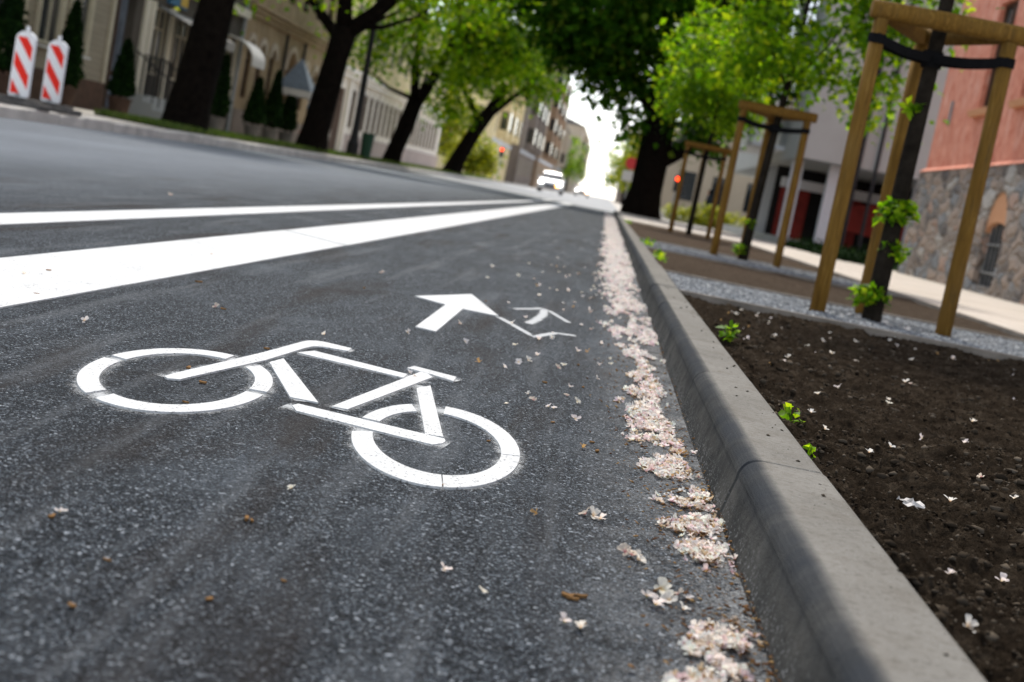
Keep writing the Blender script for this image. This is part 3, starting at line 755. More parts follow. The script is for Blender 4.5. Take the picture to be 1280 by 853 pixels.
# crumbs of soil on the kerb top
n=120; V2,F2 = pebbles(n, np.column_stack([r_.uniform(.335,.408,n), .9+8*r_.uniform(0,1,n)**1.5]), lambda x,y:.1005, .0012,.0055,.6,3)
tag(np_mesh('kerb_crumbs', V2, F2, clod_m), 'few dark soil crumbs on top of the concrete kerb', 'soil', kind='stuff')
# crumpled paper on the soil
vs=[];fs=[]
for i in range(8):
    for j in range(6):
        x=(i/7-.5)*.038; y=(j/5-.5)*.04; vs.append((x+rng.gauss(0,.003),y+rng.gauss(0,.003),.003+.010*abs(noise.noise(Vector((x*90,y*90,2))))*2+rng.uniform(0,.004)))
for i in range(7):
    for j in range(5): fs.append((i*6+j,(i+1)*6+j,(i+1)*6+j+1,i*6+j+1))
m=MB(); m.add(vs,fs); o=m.build('paper_scrap', paper_m); o.location=(.56,2.13,soil_h(.56,2.13)+.003); o.rotation_euler=(.1,.15,.5)
tag(o,'crumpled white paper scrap on the dark soil beside the kerb','paper')

# ------------------------------------------------------------------ leaves and plants
def leaf_quads(P, size, r, droop=.3):
    """P (n,3) leaf bases -> folded pointed leaves of 6 vertices, 4 tris"""
    n=len(P); s=size*r.uniform(.6,1.25,n)[:,None]
    th=r.uniform(0,2*PI,n); el=r.normal(-droop,.55,n)
    d=np.column_stack([np.cos(th)*np.cos(el),np.sin(th)*np.cos(el),np.sin(el)])
    side=np.cross(d,np.array([0,0,1.])+r.normal(0,.45,(n,3))); side/=np.linalg.norm(side,axis=1)[:,None]
    up=np.cross(side,d); w=.36
    V=np.stack([P, P+d*s*.42+side*s*w+up*s*.1, P+d*s*.5, P+d*s*.42-side*s*w+up*s*.1, P+d*s-up*s*.12],1).reshape(-1,3)
    base=np.array([(0,2,1),(0,3,2),(1,2,4),(2,3,4)])
    Fq=(base[None]+5*np.arange(n)[:,None,None]).reshape(-1,3)
    return V,Fq
def crown_points(blobs, n, sigma, r, per=26):
    """clump centres spread through ellipsoids, leaves gathered round each centre"""
    vol=np.array([b[3]*b[4]*b[5] for b in blobs]); k=max(4,n//per)
    idx=r.choice(len(blobs),k,p=vol**.65/(vol**.65).sum()); B=np.array(blobs)[idx]
    u=r.normal(0,1,(k,3)); u/=np.linalg.norm(u,axis=1)[:,None]
    rad=r.uniform(.25,1,k)[:,None]**.55
    C=B[:,:3]+u*rad*B[:,3:6]
    j=r.randint(0,k,n); return C[j]+r.normal(0,1,(n,3))*sigma*np.array([1,1,.75]), C
def tree(name,label,cat,x,y,z0,trunk,limbs,blobs,n,lsize,sigma,mleaf,mbark,seed,group=None,per=26,zmin=None,droop=.3,twigs=40):
    t=thing(name,label,cat,(x,y,z0),group); r=np.random.RandomState(seed)
    P,C=crown_points(blobs,n,sigma,r,per)
    if zmin is not None: P=P[P[:,2]>zmin+ .25*np.sin(P[:,0]*1.7)+.25*np.sin(P[:,1]*2.3)]
    m=MB(); m.tube(trunk[0],trunk[1],16,wob=.18)
    for pts,rad in limbs: m.tube(pts,rad,9,wob=.15)
    tip=[Vector(l[0][-1]) for l in limbs]+[Vector(trunk[0][-1])]
    for c in C[:twigs]:
        c=Vector(c); b=min(tip,key=lambda q:(q-c).length); mid=(b+c)/2+Vector((0,0,-.08*(b-c).length))
        rr=max(.008,trunk[1][-1]*.35); m.tube([b,mid,c],[rr,rr*.6,rr*.25],5)
    m.build('trunk',mbark,t,smooth=True,bevel=0)
    V,Fq=leaf_quads(P,lsize,r,droop); np_mesh('crown',V,Fq,mleaf,t)
    return t
def arc(p0,p1,bend,n=5):
    p0=Vector(p0);p1=Vector(p1); return [p0.lerp(p1,i/(n-1))+Vector(bend)*math.sin(PI*i/(n-1)) for i in range(n)]
def local_pts(pts): return pts

# the big chestnut at the corner on the right
tree('street_tree','huge dark chestnut with thick trunk at the right kerb before the crossing','tree',1.12,44,.098,
     ([(0,0,-.1),(0,0,.25),(.02,0,.8),(.06,0,2.2),(.0,0,3.6),(-.1,0,5.2),(-.2,.2,8)],[.72,.6,.53,.5,.52,.4,.2]),
     [(arc((.05,0,1.7),(3.0,.5,5.4),(.3,0,-.35)),[.34,.26,.2,.16,.1]),(arc((0,0,3.2),(-3.2,-.5,6.2),(-.2,0,.2)),[.3,.24,.18,.14,.1]),
      (arc((0,0,3.6),(1.2,-2.6,7),(0,-.2,.2)),[.3,.22,.18,.13,.09]),(arc((0,0,3.8),(-.8,2.5,7.4),(0,.2,.2)),[.28,.2,.17,.12,.09]),(arc((0,0,4.6),(2.2,.3,8.6),(.1,0,.1)),[.26,.2,.15,.12,.08])],
     [(.1,0,8.8,4.2,4.0,3.4),(-3.0,-.3,6.0,2.7,2.4,1.7),(-3.8,.2,6.9,2.4,2.2,1.6),(-1.4,-.4,5.6,1.6,2.0,1.1),(2.3,0,5.4,2.2,2.2,1.9),(.5,-1.0,5.9,2.4,2.0,2.0),(1.6,-.6,4.2,1.7,1.5,1.2),(-1.5,-.3,4.5,1.0,1.2,.7),(-2.6,0,4.6,1.0,1.2,.6),(-1.9,0,4.2,.9,1.0,.6),(-1.1,0,3.5,.7,.9,.65),(-.75,0,2.7,.45,.7,.6),(1.4,-.4,3.1,1.0,.9,.8),(-3.6,0,4.9,1.0,1.1,.6)],
     33000,.27,.36,leaf_dark,bark_dark,5,per=30,twigs=70)
LT='street trees across the road'
tree('street_tree','thick leaning dark trunk nearest on the far pavement, right of the barrier boards','tree',-8.6,27.0,.13,
     ([(0,0,-.1),(.02,0,.15),(.06,0,.6),(.16,0,1.6),(.3,0,3.0),(.4,0,4.5),(.45,0,7)],[.62,.47,.40,.36,.33,.28,.15]),
     [(arc((.2,0,2.6),(-1.8,.3,5.2),(-.2,0,.1)),[.2,.16,.13,.1,.07]),(arc((.3,0,3.4),(2.3,-.5,6),(.2,0,.2)),[.2,.16,.13,.1,.07]),(arc((.3,0,3.6),(.3,2,6),(0,.1,.2)),[.18,.14,.1,.08,.06])],
     [(.3,0,7.0,3.6,3.6,3.0),(1.2,1.4,4.4,1.6,1.6,1.1),(.2,2.2,4.0,1.6,1.6,1.2),(-1.8,.5,5.0,1.4,1.6,1.2)],7500,.17,.34,leaf_mid,bark_dark,6,LT,30)
tree('street_tree','dark forked trunk with right limb rising over the road, second across the road','tree',-8.5,38.3,.13,
     ([(0,0,-.1),(.02,0,.15),(.05,0,.6),(.15,0,1.6),(.28,0,2.7),(.38,0,3.6)],[.56,.46,.38,.34,.33,.34]),
     [(arc((.36,0,3.4),(.2,.2,7.2),(-.15,0,.1)),[.27,.2,.18,.14,.1]),(arc((.38,0,3.4),(2.6,0,6.6),(.25,0,-.15)),[.26,.22,.2,.15,.1]),(arc((.3,0,3.2),(-1.8,.4,5.4),(-.2,0,.1)),[.18,.15,.12,.1,.07])],
     [(.5,0,7.8,4.0,3.6,3.2),(-1.5,-.4,5.2,1.5,1.6,1.0),(2.8,.5,5.4,2.0,2.2,1.5)],8500,.19,.36,leaf_mid,bark_dark,8,LT,30)
tree('street_tree','dark trunk forking low into a narrow V before the white arcade, with lit green crown','tree',-8.5,52.5,.13,
     ([(0,0,-.1),(.02,0,.15),(.1,0,.6),(.35,0,1.6),(.55,0,2.6)],[.5,.36,.31,.29,.3]),
     [(arc((.53,0,2.4),(.3,.1,5.8),(-.15,0,.1)),[.2,.17,.14,.12,.08]),(arc((.55,0,2.4),(1.7,0,5.8),(.1,0,-.1)),[.24,.2,.17,.13,.09])],
     [(1.2,0,7.2,4.6,4.0,3.4),(2.2,-.4,4.6,2.4,2.2,1.3),(-1.2,-.3,4.4,2.0,2.0,1.1),(3.6,.4,5.4,1.8,1.8,1.3)],11000,.22,.36,leaf_mid,bark_dark,9,LT,26)
tree('street_tree','farther dark leaning trunk with bright crown where the white arcade ends','tree',-8.5,73.3,.13,
     ([(0,0,-.1),(.03,0,.2),(.25,0,1.0),(.8,0,2.4),(1.5,0,3.8),(2,0,5)],[.7,.5,.44,.38,.33,.26]),
     [(arc((1.2,0,3.2),(3.4,0,5.6),(.1,0,.1)),[.2,.17,.14,.11,.08]),(arc((1.0,0,3),(-.8,0,5.6),(-.2,0,.1)),[.2,.17,.14,.11,.08])],
     [(1.6,0,8.0,4.6,4.0,3.4),(-.4,-.6,4.4,2.2,2.0,1.7),(3.2,0,5.6,2.2,2.0,1.6),(-1.4,-.5,3.0,1.2,1.2,.9)],9500,.26,.42,leaf_mid,bark_dark,10,LT,26)
# park greenery left of the far crossing
for i,(x,y,h,rr,ml,lab) in enumerate([(-14,104,7,3.2,leaf_yellow,'yellow green bushy tree before the yellow house far down the left side'),(-11.5,112,3.2,1.9,leaf_yellow,'low yellow green shrub tree left of the far red signal'),(-17.5,98,9,3.4,leaf_young,'fresh green tree beside the end of the white arcade'),
     (-10.5,250,11,3.6,leaf_mid,'distant green tree beyond the brown houses on the left'),(-9.5,300,12,4,leaf_mid,'most distant green tree down the left side of the street'),(2.6,120,8,2.2,leaf_yellow,'light green tree at the right side just beyond the chestnut trunk'),(2.0,190,9,3.0,leaf_mid,'green tree far down the right side of the street')]):
    tree('far_tree',lab,'tree',x,y,0,([(0,0,-.1),(0,0,h*.25),(.1,0,h*.55)],[.25,.2,.12]),[(arc((0,0,h*.3),(rr*.5,0,h*.6),(0,0,0)),[.12,.1,.08,.06,.05]),(arc((0,0,h*.3),(-rr*.5,0,h*.6),(0,0,0)),[.12,.1,.08,.06,.05])],
         [(0,0,h*.68,rr,rr,h*.33),(rr*.4,-.3,h*.4,rr*.6,rr*.6,h*.2),(-rr*.45,.2,h*.42,rr*.6,rr*.6,h*.22)],2600,.42,.5,ml,bark_dark,20+i,'trees far down the street',20,twigs=14)

# young trees tied to three-post guards
YT=[(1.53,7.48,'nearest'),(1.53,14.6,'second'),(1.535,24.6,'third')]
yl=['nearest young tree with slim black trunk tied to the largest timber guard','second young tree with light green crown above the middle timber guard','third young tree before the red signal, its green crown beside the chestnut']
crown=[[(.1,.1,2.9,.9,.9,.85),(.35,-.45,2.45,.5,.4,.42),(-.2,.3,3.5,.8,.8,.6)],
       [(.05,0,2.75,1.0,.9,1.0),(-.55,-.2,2.25,.62,.6,.6),(.75,-.1,2.45,.68,.6,.62),(.2,.1,3.5,.9,.8,.7),(1.2,-.1,2.9,.6,.5,.6),(1.15,0,1.95,.5,.45,.4)],
       [(.0,0,3.0,1.0,.9,1.0),(-.1,-.1,2.35,.95,.8,.6),(.5,.1,2.2,.6,.6,.45),(-.5,0,2.7,.7,.6,.7)]]
nl=[3000,6200,5200]
for i,(x,y,_) in enumerate(YT):
    r=np.random.RandomState(40+i)
    lean=[.03,.1,.05][i]
    t=tree('young_tree',yl[i],'tree',x,y,.075,([(0,0,-.1),(0,0,.05),(lean*.15,0,.6),(lean*.5,0,1.4),(lean,0,2.2),(lean+.02,.02,3.2)],[.06,.052,.046,.042,.032,.015]),
       [(arc((lean*.8,0,1.9),(lean+.55,.1,2.9),(.05,0,-.03)),[.016,.014,.012,.01,.006]),(arc((lean*.8,0,1.85),(lean-.5,-.1,2.8),(-.05,0,-.03)),[.016,.014,.012,.01,.006]),(arc((lean,0,2.2),(lean+.1,-.4,3.1),(0,-.05,0)),[.014,.012,.01,.008,.005])],
       crown[i],nl[i],.10 if i else .085,.13,leaf_young,bark_young,40+i,'young trees in the planting bed',18,twigs=60)
    if i<2:   # shoots sprouting from the lower trunk
        for (zz,nn,sp,dx) in ((.13,170,.042,-.04),(.60,200,.046,.0),(.40,60,.03,.03),(1.15,30,.018,-.04)) if i==0 else ((.12,90,.035,-.05),(.4,40,.022,0)):
            P=np.column_stack([np.clip(r.normal(dx,sp*1.2,nn),dx-2*sp,dx+2*sp),np.clip(r.normal(-.04,sp,nn),-.04-1.8*sp,-.04+1.8*sp),np.clip(r.normal(zz,sp*.9,nn),zz-1.0*sp,zz+1.0*sp)])
            V,Fq=leaf_quads(P,.05,r,0.1)
            np_mesh('shoot',V,Fq,leaf_young,t)
def half_round(m,p0,p1,h,d,n=8):
    """half-round rail, flat face down"""
    p0=Vector(p0);p1=Vector(p1);t=(p1-p0).normalized();s=t.cross(Vector((0,0,1))).normalized();up=Vector((0,0,1))
    vs=[]
    for p in (p0,p1):
        for k in range(n+1):
            a=PI*k/n; vs.append(p+s*math.cos(a)*d+up*(math.sin(a)**.8)*h)
    k=n+1; fs=[(i,i+1,k+i+1,k+i) for i in range(n)]+[(n,0,k,k+n),tuple(range(n,-1,-1)),tuple(range(k,2*k))]
    m.add(vs,fs)
gl=['nearest timber tree guard of three round posts, cut off by the right picture edge','middle timber tree guard of three round posts around the second young tree','farthest timber tree guard of three posts, near the red signal']
for i,(x,y,_) in enumerate(YT):
    hw=.335; yf=-.22 if i else -.24
    g=thing('tree_guard',gl[i],'tree guard',(x,y,.07),'timber guards round the young trees')
    posts=[(-hw,yf),(hw,yf+.02),(.02,.40)]
    H=1.545
    for px,py in posts:
        m=MB(); m.tube([(px,py,-.15),(px,py,.4),(px*1.0,py,1.0),(px*.995,py,H)],[.042,.041,.04,.039],14,wob=.06); m.build('post',wood,g,smooth=True)
    ext=.07
    def rail(a,b,z,e0,e1,nm='rail'):
        A=Vector((*a,z));B=Vector((*b,z));t=(B-A).normalized(); m=MB(); up_=Vector((0,0,.045)); m.tube([A-t*e0+up_,A-t*e0*.5+up_,A.lerp(B,.5)+up_,B+t*e1+up_],[.047,.0485,.05,.048],18,wob=.07); m.build(nm,wood,g,smooth=True,bevel=.006)
    rail(posts[0],posts[1],H,.06,.09)
    rail(posts[0],posts[2],H+.0015,-.055,.05); rail(posts[1],posts[2],H+.0015,-.055,-.055)
    m=MB()
    for px,py in posts[:2]:
        z=H-.10
        for k in range(2): pass
        n=14; vs=[];fs=[]
        for k in range(n):
            a=2*PI*k/n
            for zz in (-.024,.024): vs.append((px+.047*math.cos(a),py+.047*math.sin(a),z+zz+.004*math.sin(a)))
        fs=[(2*k,2*((k+1)%n),2*((k+1)%n)+1,2*k+1) for k in range(n)]
        m.add(vs,fs)
        # twisted band across to the trunk
        for sgn in (-1,1):
            steps=8; vs=[];fs=[]
            for k in range(steps+1):
                q=k/steps; bx=px*(1-q); by=(py+sgn*.045)*(1-q)+sgn*.05*q; tw=.022*math.cos(q*PI*.5)+.006
                zz=z-.02*q-.015*math.sin(PI*q); vs+=[(bx,by,zz-.024),(bx,by+sgn*.003,zz+.024)]
            fs=[(2*k,2*k+2,2*k+3,2*k+1) for k in range(steps)]
            m.add(vs,fs)
    n=14; vs=[]
    for k in range(n):
        a=2*PI*k/n
        for zz in (-.05,.035): vs.append((.04*[.03,.1,.05][i]*10+.056*math.cos(a),.056*math.sin(a),H-.115+zz))
    m.add(vs,[(2*k,2*((k+1)%n),2*((k+1)%n)+1,2*k+1) for k in range(n)])
    o=m.build('strap',strap_m,g); so_=o.modifiers.new('thick','SOLIDIFY'); so_.thickness=.006

# weeds along the back of the kerb
wl=['small bright green weed at the kerb, nearest to the camera of the three','small green weed with several leaves at the kerb between the two kerb joints','larger leafy green weed at the kerb just before the first gravel strip']
for (x,y,n,s),lab in zip([(.43,2.38,7,.016),(.46,2.83,14,.022),(.465,4.35,26,.03)],wl):
    r=np.random.RandomState(int(y*100)); t=thing('weed',lab,'weed',(x,y,soil_h(x,y)-.004),'weeds along the kerb')
    m=MB(); P=[]
    for k in range(n):
        a=r.uniform(0,6.28); q=Vector((math.cos(a)*r.uniform(.2,1.2)*s,math.sin(a)*r.uniform(.2,1.2)*s,r.uniform(.6,1.9)*s))
        m.tube([(0,0,0),q*.5+Vector((0,0,.2*s)),q],[.0011,.0009,.0006],5); P.append(q)
    m.build('stem',leaf_young,t)
    V,Fq=leaf_quads(np.array([tuple(p) for p in P]),s*1.1,r,-.05); np_mesh('foliage',V,Fq,leaf_young,t)
for i,(x,y,lab) in enumerate([(.47,13.3,'low green weed tuft by the kerb at the second gravel strip'),(.46,10.2,'green weed tuft by the kerb in the brown soil between the gravel strips'),(.45,24.8,'far green weed tuft at the end of the kerb bed')]):
    r=np.random.RandomState(70+i); P=np.column_stack([r.normal(0,.03,70),r.normal(0,.22,70),np.abs(r.normal(0,.018,70))]); V,Fq=leaf_quads(P,.04,r,-.3)
    t=thing('weed',lab,'weed',(x,y,.085),'weeds along the kerb'); np_mesh('foliage',V,Fq,leaf_young,t)

# ------------------------------------------------------------------ barrier boards across the road
def board(x,y,z,label,rz):
    t=thing('barrier_board',label,'traffic barrier',(x,y,.16),'red and white boards by the far kerb',rz)
    m=MB(); m.box(-.40,.40,-.2,.2,0,.075); m.box(-.30,.30,-.14,.14,.075,.11); m.build('foot',rubber,t,bevel=.025)
    m=MB(); m.box(-.035,.035,-.03,.03,.11,.16); m.build('post',grey_metal,t)
    z0=.115; z1=.965; hw=.142
    out=[(-hw+.02,z0),(hw-.02,z0),(hw,z0+.02),(hw,z1-.06),(hw-.025,z1-.02),(.06,z1+.02),(-.06,z1+.02),(-hw+.025,z1-.02),(-hw,z1-.06),(-hw,z0+.02)]
    m=MB(); m.prism_y(out,-.03,.03); m.build('panel',white_panel,t,bevel=.012)
    m=MB(); m.box(-.024,.024,-.02,.02,z1+.02,z1+.09); m.build('lug',white_panel,t,bevel=.01)
    b0,b1,bw=z0+.045,z1-.055,hw-.028
    def clip(poly,axis,val,keep_less):
        o=[]
        for i in range(len(poly)):
            p,q=poly[i],poly[(i+1)%len(poly)]; ip=(p[axis]<=val)==keep_less or p[axis]==val; iq=(q[axis]<=val)==keep_less or q[axis]==val
            if ip: o.append(p)
            if ip!=iq:
                k=(val-p[axis])/(q[axis]-p[axis]); o.append((p[0]+(q[0]-p[0])*k,p[1]+(q[1]-p[1])*k))
        return o
    sl=1.35; per=.375; hgt=.185
    for k in range(-1,5):
        c=b1-.175+.02-k*per                 # stripes fall to the right
        poly=[(-bw,c+sl*bw),(bw,c-sl*bw),(bw,c-sl*bw+hgt),(-bw,c+sl*bw+hgt)]
        poly=clip(clip(poly,1,b1,True),1,b0,False)
        if len(poly)>=3:
            m=MB(); m.prism_y(poly,-.0325,-.0305); m.build('stripe',red_panel,t)
    return t
board(-7.98,17.9,.11,'left of two red and white striped barrier boards on the far pavement',R(-3))
board(-7.98,18.95,.11,'right of two red and white striped barrier boards on the far pavement',R(-3))

# ------------------------------------------------------------------ buildings
def wall_grid(m,x0,x1,y0,y1,z0,z1,openings):
    """wall between x0 and x1 with rectangular holes (ya,yb,za,zb)"""
    ys=sorted({y0,y1,*[min(max(o[k],y0),y1) for o in openings for k in (0,1)]})
    for a,b in zip(ys,ys[1:]):
        cy=(a+b)/2; hs=sorted([(o[2],o[3]) for o in openings if o[0]<cy<o[1]])
        z=z0
        for za,zb in hs:
            if za>z+1e-4: m.box(x0,x1,a,b,z,za)
            z=max(z,zb)
        if z<z1-1e-4: m.box(x0,x1,a,b,z,z1)
def arch_fill(m,x0,x1,ya,yb,ztop,n=10):
    """masonry above a round arch, closing the corners of the rectangular hole under ztop"""
    r=(yb-ya)/2; c=(ya+yb)/2
    for s in (-1,1):
        pts=[(c+s*r,ztop-r)]+[(c+s*r*math.cos(t),ztop-r+r*math.sin(t)) for t in np.linspace(0,PI/2,n)[1:]]+[(c+s*r,ztop)]
        m.prism_x(pts if s>0 else pts[::-1],x0,x1)
def windows(parent,side,x,ops,mframe,mpane=glass_dark,bars=1,depth=.16,name='window'):
    """side +1: facade looks to +x"""
    for ya,yb,za,zb in ops:
        xf=x-side*depth; m=MB(); fw=.06
        a,b=sorted((xf,xf+side*.05))
        m.box(a,b,ya,ya+fw,za,zb); m.box(a,b,yb-fw,yb,za,zb); m.box(a,b,ya+fw,yb-fw,zb-fw,zb); m.box(a,b,ya+fw,yb-fw,za,za+fw)
        for k in range(bars):
            yc=ya+(yb-ya)*(k+1)/(bars+1); m.box(a,b,yc-.025,yc+.025,za+fw,zb-fw)
        if zb-za>1.3: m.box(a,b,ya+fw,yb-fw,za+(zb-za)*.68,za+(zb-za)*.68+.05)
        f=m.build(name,mframe,parent)
        p=MB(); a,b=sorted((xf-side*.02,xf-side*.002)); p.box(a,b,ya,yb,za,zb); p.build('pane',mpane,f)
def shell(m,side,x,y0,y1,z0,z1,deep=9,t=.35):
    """back, ends and top of a house behind its front wall"""
    xb=x-side*deep; xi=x-side*t
    a,b=sorted((xb,xi)); m.box(a,b,y0,y0+.3,z0,z1); m.box(a,b,y1-.3,y1,z0,z1)
    a,b=sorted((xb,xb+side*.3)); m.box(a,b,y0+.3,y1-.3,z0,z1)
def pitched(side,x,y0,y1,z,parent,deep=9.4,h=2.4,m_=None,over=.35):
    m=MB(); xf=x+side*over; xb=x-side*deep; xm=(xf+xb)/2
    pts=[(xf,z),(xm,z+h),(xb,z),(xb,z-.12),(xf,z-.12)]
    m.prism_y(pts if side<0 else pts,y0-.2,y1+.2); return m.build('roof',m_ or sheet_roof,parent)

# --- timber house behind the barrier boards
hx=-12.5
b=thing('timber_house','beige clapboard house behind the striped barrier boards','house',(hx,26,.11))
def rel(o,root):
    """keep world coordinates of a part under a root that is not at the origin"""
    for c in o:
        c.location=Vector(c.location)-Vector(root.location)
ops=[(21.0,22.0,1.4,3.3),(23.3,24.3,1.4,3.3),(25.9,26.9,1.4,3.3),(28.45,29.5,1.4,3.3),(30.05,31.1,1.4,3.3)]
m=MB(); wall_grid(m,hx-.3,hx,14,32.55,.85,5.6,ops); shell(m,1,hx,14,32.55,.1,5.6,t=.3); m.build('wall',clap,b)
m=MB(); m.box(hx-.3,hx+.06,14,32.55,.1,.847); m.build('plinth',brown_wood,b)
for ya,yb,za,zb in ops:
    m=MB()
    for p in ((ya-.16,ya,za-.05,zb+.15),(yb,yb+.16,za-.05,zb+.15),(ya,yb,zb,zb+.15)): m.box(hx+.002,hx+.05,*p)
    m.build('window_casing',trim,b)
for ya in (32.35,27.55): m=MB(); m.box(hx+.002,hx+.05,ya,ya+.2,.85,5.6); m.build('corner_board',trim,b)
for ya,yb,za,zb in ops: m=MB(); m.box(hx-.1,hx+.14,ya-.12,yb+.12,za-.1,za-.052); m.build('sill',canvas_white,b)
windows(b,1,hx,ops,trim,depth=.03)
pitched(1,hx,14,32.5,5.72,b)
# --- cafe house
b2=thing('cafe_house','dark cafe front with cream pilasters, striped awning and iron stair rail','house',(hx,38,.11))
ops=[(32.8,34.05,.3,3.3),(35.35,36.35,1.35,3.1),(37.3,38.3,1.35,3.1),(39.4,40.4,1.35,3.1),(41.6,42.6,1.35,3.1)]
up=[(y,y+1.0,4.5,6.2) for y in (33,35.4,37.8,40.2,42.2)]
m=MB(); wall_grid(m,hx-.35,hx-.02,32.57,43.65,.1,8.2,ops+up); shell(m,1,hx,32.57,43.65,.1,8.2); m.build('wall',dark_front,b2)
windows(b2,1,hx-.02,ops[1:]+up,trim,depth=.04)
m=MB(); m.box(hx-.3,hx-.24,32.8,34.05,.3,3.3); d=m.build('door',glass_sky,b2)
m=MB(); m.box(hx-.24,hx-.2,33.38,33.46,.3,3.3); m.box(hx-.24,hx-.2,32.8,34.05,1.1,1.2); m.build('door_frame',brown_wood,d)
for y in (34.6,35.0,36.6,38.7,40.75,43.1):
    m=MB(); m.box(hx-.018,hx+.06,y-.02,y+.3,.75,3.2); m.build('pilaster',cream,b2)
m=MB(); m.box(hx-.018,hx+.2,32.6,43.6,3.85,4.1); m.build('cornice',cream,b2)
m=MB(); m.prism_y([(hx+.002,3.15),(hx+1.1,2.75),(hx+1.1,2.5),(hx+1.07,2.5),(hx+1.07,2.72),(hx+.002,3.1)],35.6,39.3); m.build('awning',stripe,b2)
m=MB(); n=8
pts=[(hx+.95*math.sin(PI/2*k/n),2.55+.62*math.cos(PI/2*k/n)) for k in range(n+1)]
pts=[(x,z) for x,z in pts]+[(hx+.95,2.35),(hx+.92,2.35)]+[(hx+.92*math.sin(PI/2*k/n),2.52+.6*math.cos(PI/2*k/n)) for k in range(n,-1,-1)]
m.prism_y(pts,41.9,43.4); m.build('dome_awning',canvas_white,b2)
m=MB(); m.box(hx-.018,hx+.09,36.2,37.6,3.3,3.8); m.build('sign_board',sign_blue,b2)
m=MB(); m.box(hx+.092,hx+.11,37.0,37.56,3.35,3.78); m.build('sign_panel',sign_yellow,b2)
m=MB()
for k in range(4): m.box(hx,hx+1.25-.28*k,34.3,36.4,.1+.17*k,.1+.17*(k+1)-.001)
m.build('steps',greyconc,b2)
m=MB()
for x_,yy in ((hx+1.2,34.3),(hx+1.2,36.4)):
    for k in range(7):
        xx=x_-.18*k; zz=.28+.11*k; m.box(xx-.012,xx+.012,yy-.012,yy+.012,zz,zz+.85)
    m.tube([(x_+.05,yy,1.12),(x_-1.15,yy,1.85)],.02,6)
for k in range(9): m.box(hx+.3,hx+.33,34.3+.26*k,34.324+.26*k,.78,1.75)
m.box(hx+.295,hx+.335,34.3,36.4,1.75,1.79); m.build('stair_rail',dark_metal,b2)
m=MB(); m.tube([(hx+.12,43.3,.1),(hx+.12,43.3,8)],.06,8); m.build('downpipe',grey_metal,b2)
pitched(1,hx,32.6,43.6,8.35,b2)
# --- carved stone house
b3=thing('stone_house','weathered ochre stone house with narrow arched windows and heavy cornice','house',(hx,50,.11))
ops=[(44.5,45.15,1.4,3.3),(45.95,46.6,1.4,3.3),(47.5,48.15,1.4,3.3),(49.9,51.3,.12,3.5),(52.6,53.25,1.5,3.2),(54.3,54.95,1.5,3.2),(55.8,56.4,1.5,3.2)]
up=[(y,y+1.0,5.1,7.0) for y in (44.4,46.6,48.8,51.0,53.2,55.3)]
m=MB(); wall_grid(m,hx-.4,hx,43.67,57.2,.1,9.6,ops+up)
for o in ops: arch_fill(m,hx-.4,hx,o[0],o[1],o[3])
shell(m,1,hx,43.67,57.2,.1,9.6,t=.4); m.build('wall',ochre_stone,b3)
windows(b3,1,hx,ops[:3]+ops[4:]+up,brown_wood,depth=.12)
m=MB(); m.box(hx-.3,hx-.25,49.9,51.3,.12,3.5); m.build('door',brown_wood,b3)
m=MB()
for z0_,z1_,p in ((4.05,4.2,.14),(4.2,4.35,.24),(4.35,4.45,.34),(8.9,9.1,.2),(9.1,9.4,.4)): m.box(hx+.002,hx+p,43.7,57.18,z0_,z1_-.002)
m.build('cornice',ochre_stone,b3,bevel=.02)
for o in ops:
    m=MB(); r=(o[1]-o[0])/2; c=(o[0]+o[1])/2; n=12
    for k in range(n):
        t0,t1=PI*k/n,PI*(k+1)/n; p=[(c+(r+q)*math.cos(t),o[3]-r+(r+q)*math.sin(t)) for q,t in ((.03,t0),(.24,t0),(.24,t1),(.03,t1))]; m.prism_x(p,hx+.002,hx+.07)
    m.build('arch_moulding',beige_pl,b3)
m=MB(); m.box(hx+.002,hx+.12,43.7,57.18,.12,1.0)
wall_m=m.build('plinth',greybrown_pl,b3)
for y in (49.0,51.9): m=MB(); m.tube([(hx+.12,y,.1),(hx+.12,y,4)],.06,8); m.build('downpipe',dark_metal,b3)
pitched(1,hx,43.7,57.2,9.75,b3)
# --- long white arcade
b4=thing('arcade_house','long house with white pilastered ground floor and cream upper floor','house',(hx,75,.11))
ops=[(59.0,61.3,.15,3.0)]; y=63.0
while y<95: ops.append((y,y+.75,1.35,3.1)); y+=1.55
up=[(y,y+1.1,4.9,6.9) for y in np.arange(58.6,95.5,2.6)]
m=MB(); wall_grid(m,hx-.4,hx,57.22,96.5,.1,4.0,ops); m.build('wall',white_pl,b4)
m=MB(); wall_grid(m,hx-.4,hx-.02,57.22,96.5,4.0,8.6,up); shell(m,1,hx-.02,57.22,96.5,4.0,8.6,t=.4); m.build('upper_wall',yellow_pl,b4)
m=MB(); shell(m,1,hx,57.22,96.5,.1,3.998,t=.4); m.build('ground_floor_shell',white_pl,b4)
windows(b4,1,hx,ops[1:],greybrown_pl,depth=.02); windows(b4,1,hx-.02,up,trim,depth=.04)
m=MB(); m.box(hx-.1,hx-.05,59.0,61.3,.15,3.0); m.build('gate',brown_wood,b4)
y=62.55
while y<96: m=MB(); m.box(hx+.002,hx+.045,y-.14,y+.14,1.1,3.45); m.build('pilaster',white_pl,b4); y+=1.55
for y in (57.8,58.6,61.7): m=MB(); m.box(hx+.002,hx+.16,y-.2,y+.2,.12,3.45); m.build('pilaster',white_pl,b4)
m=MB(); m.box(hx+.002,hx+.14,62.0,96.4,.12,1.05); m.build('plinth',rosy,b4)
m=MB(); m.box(hx+.002,hx+.22,57.3,96.4,3.5,3.75); m.box(hx+.002,hx+.34,57.3,96.4,3.75,3.95); m.build('cornice',white_pl,b4)
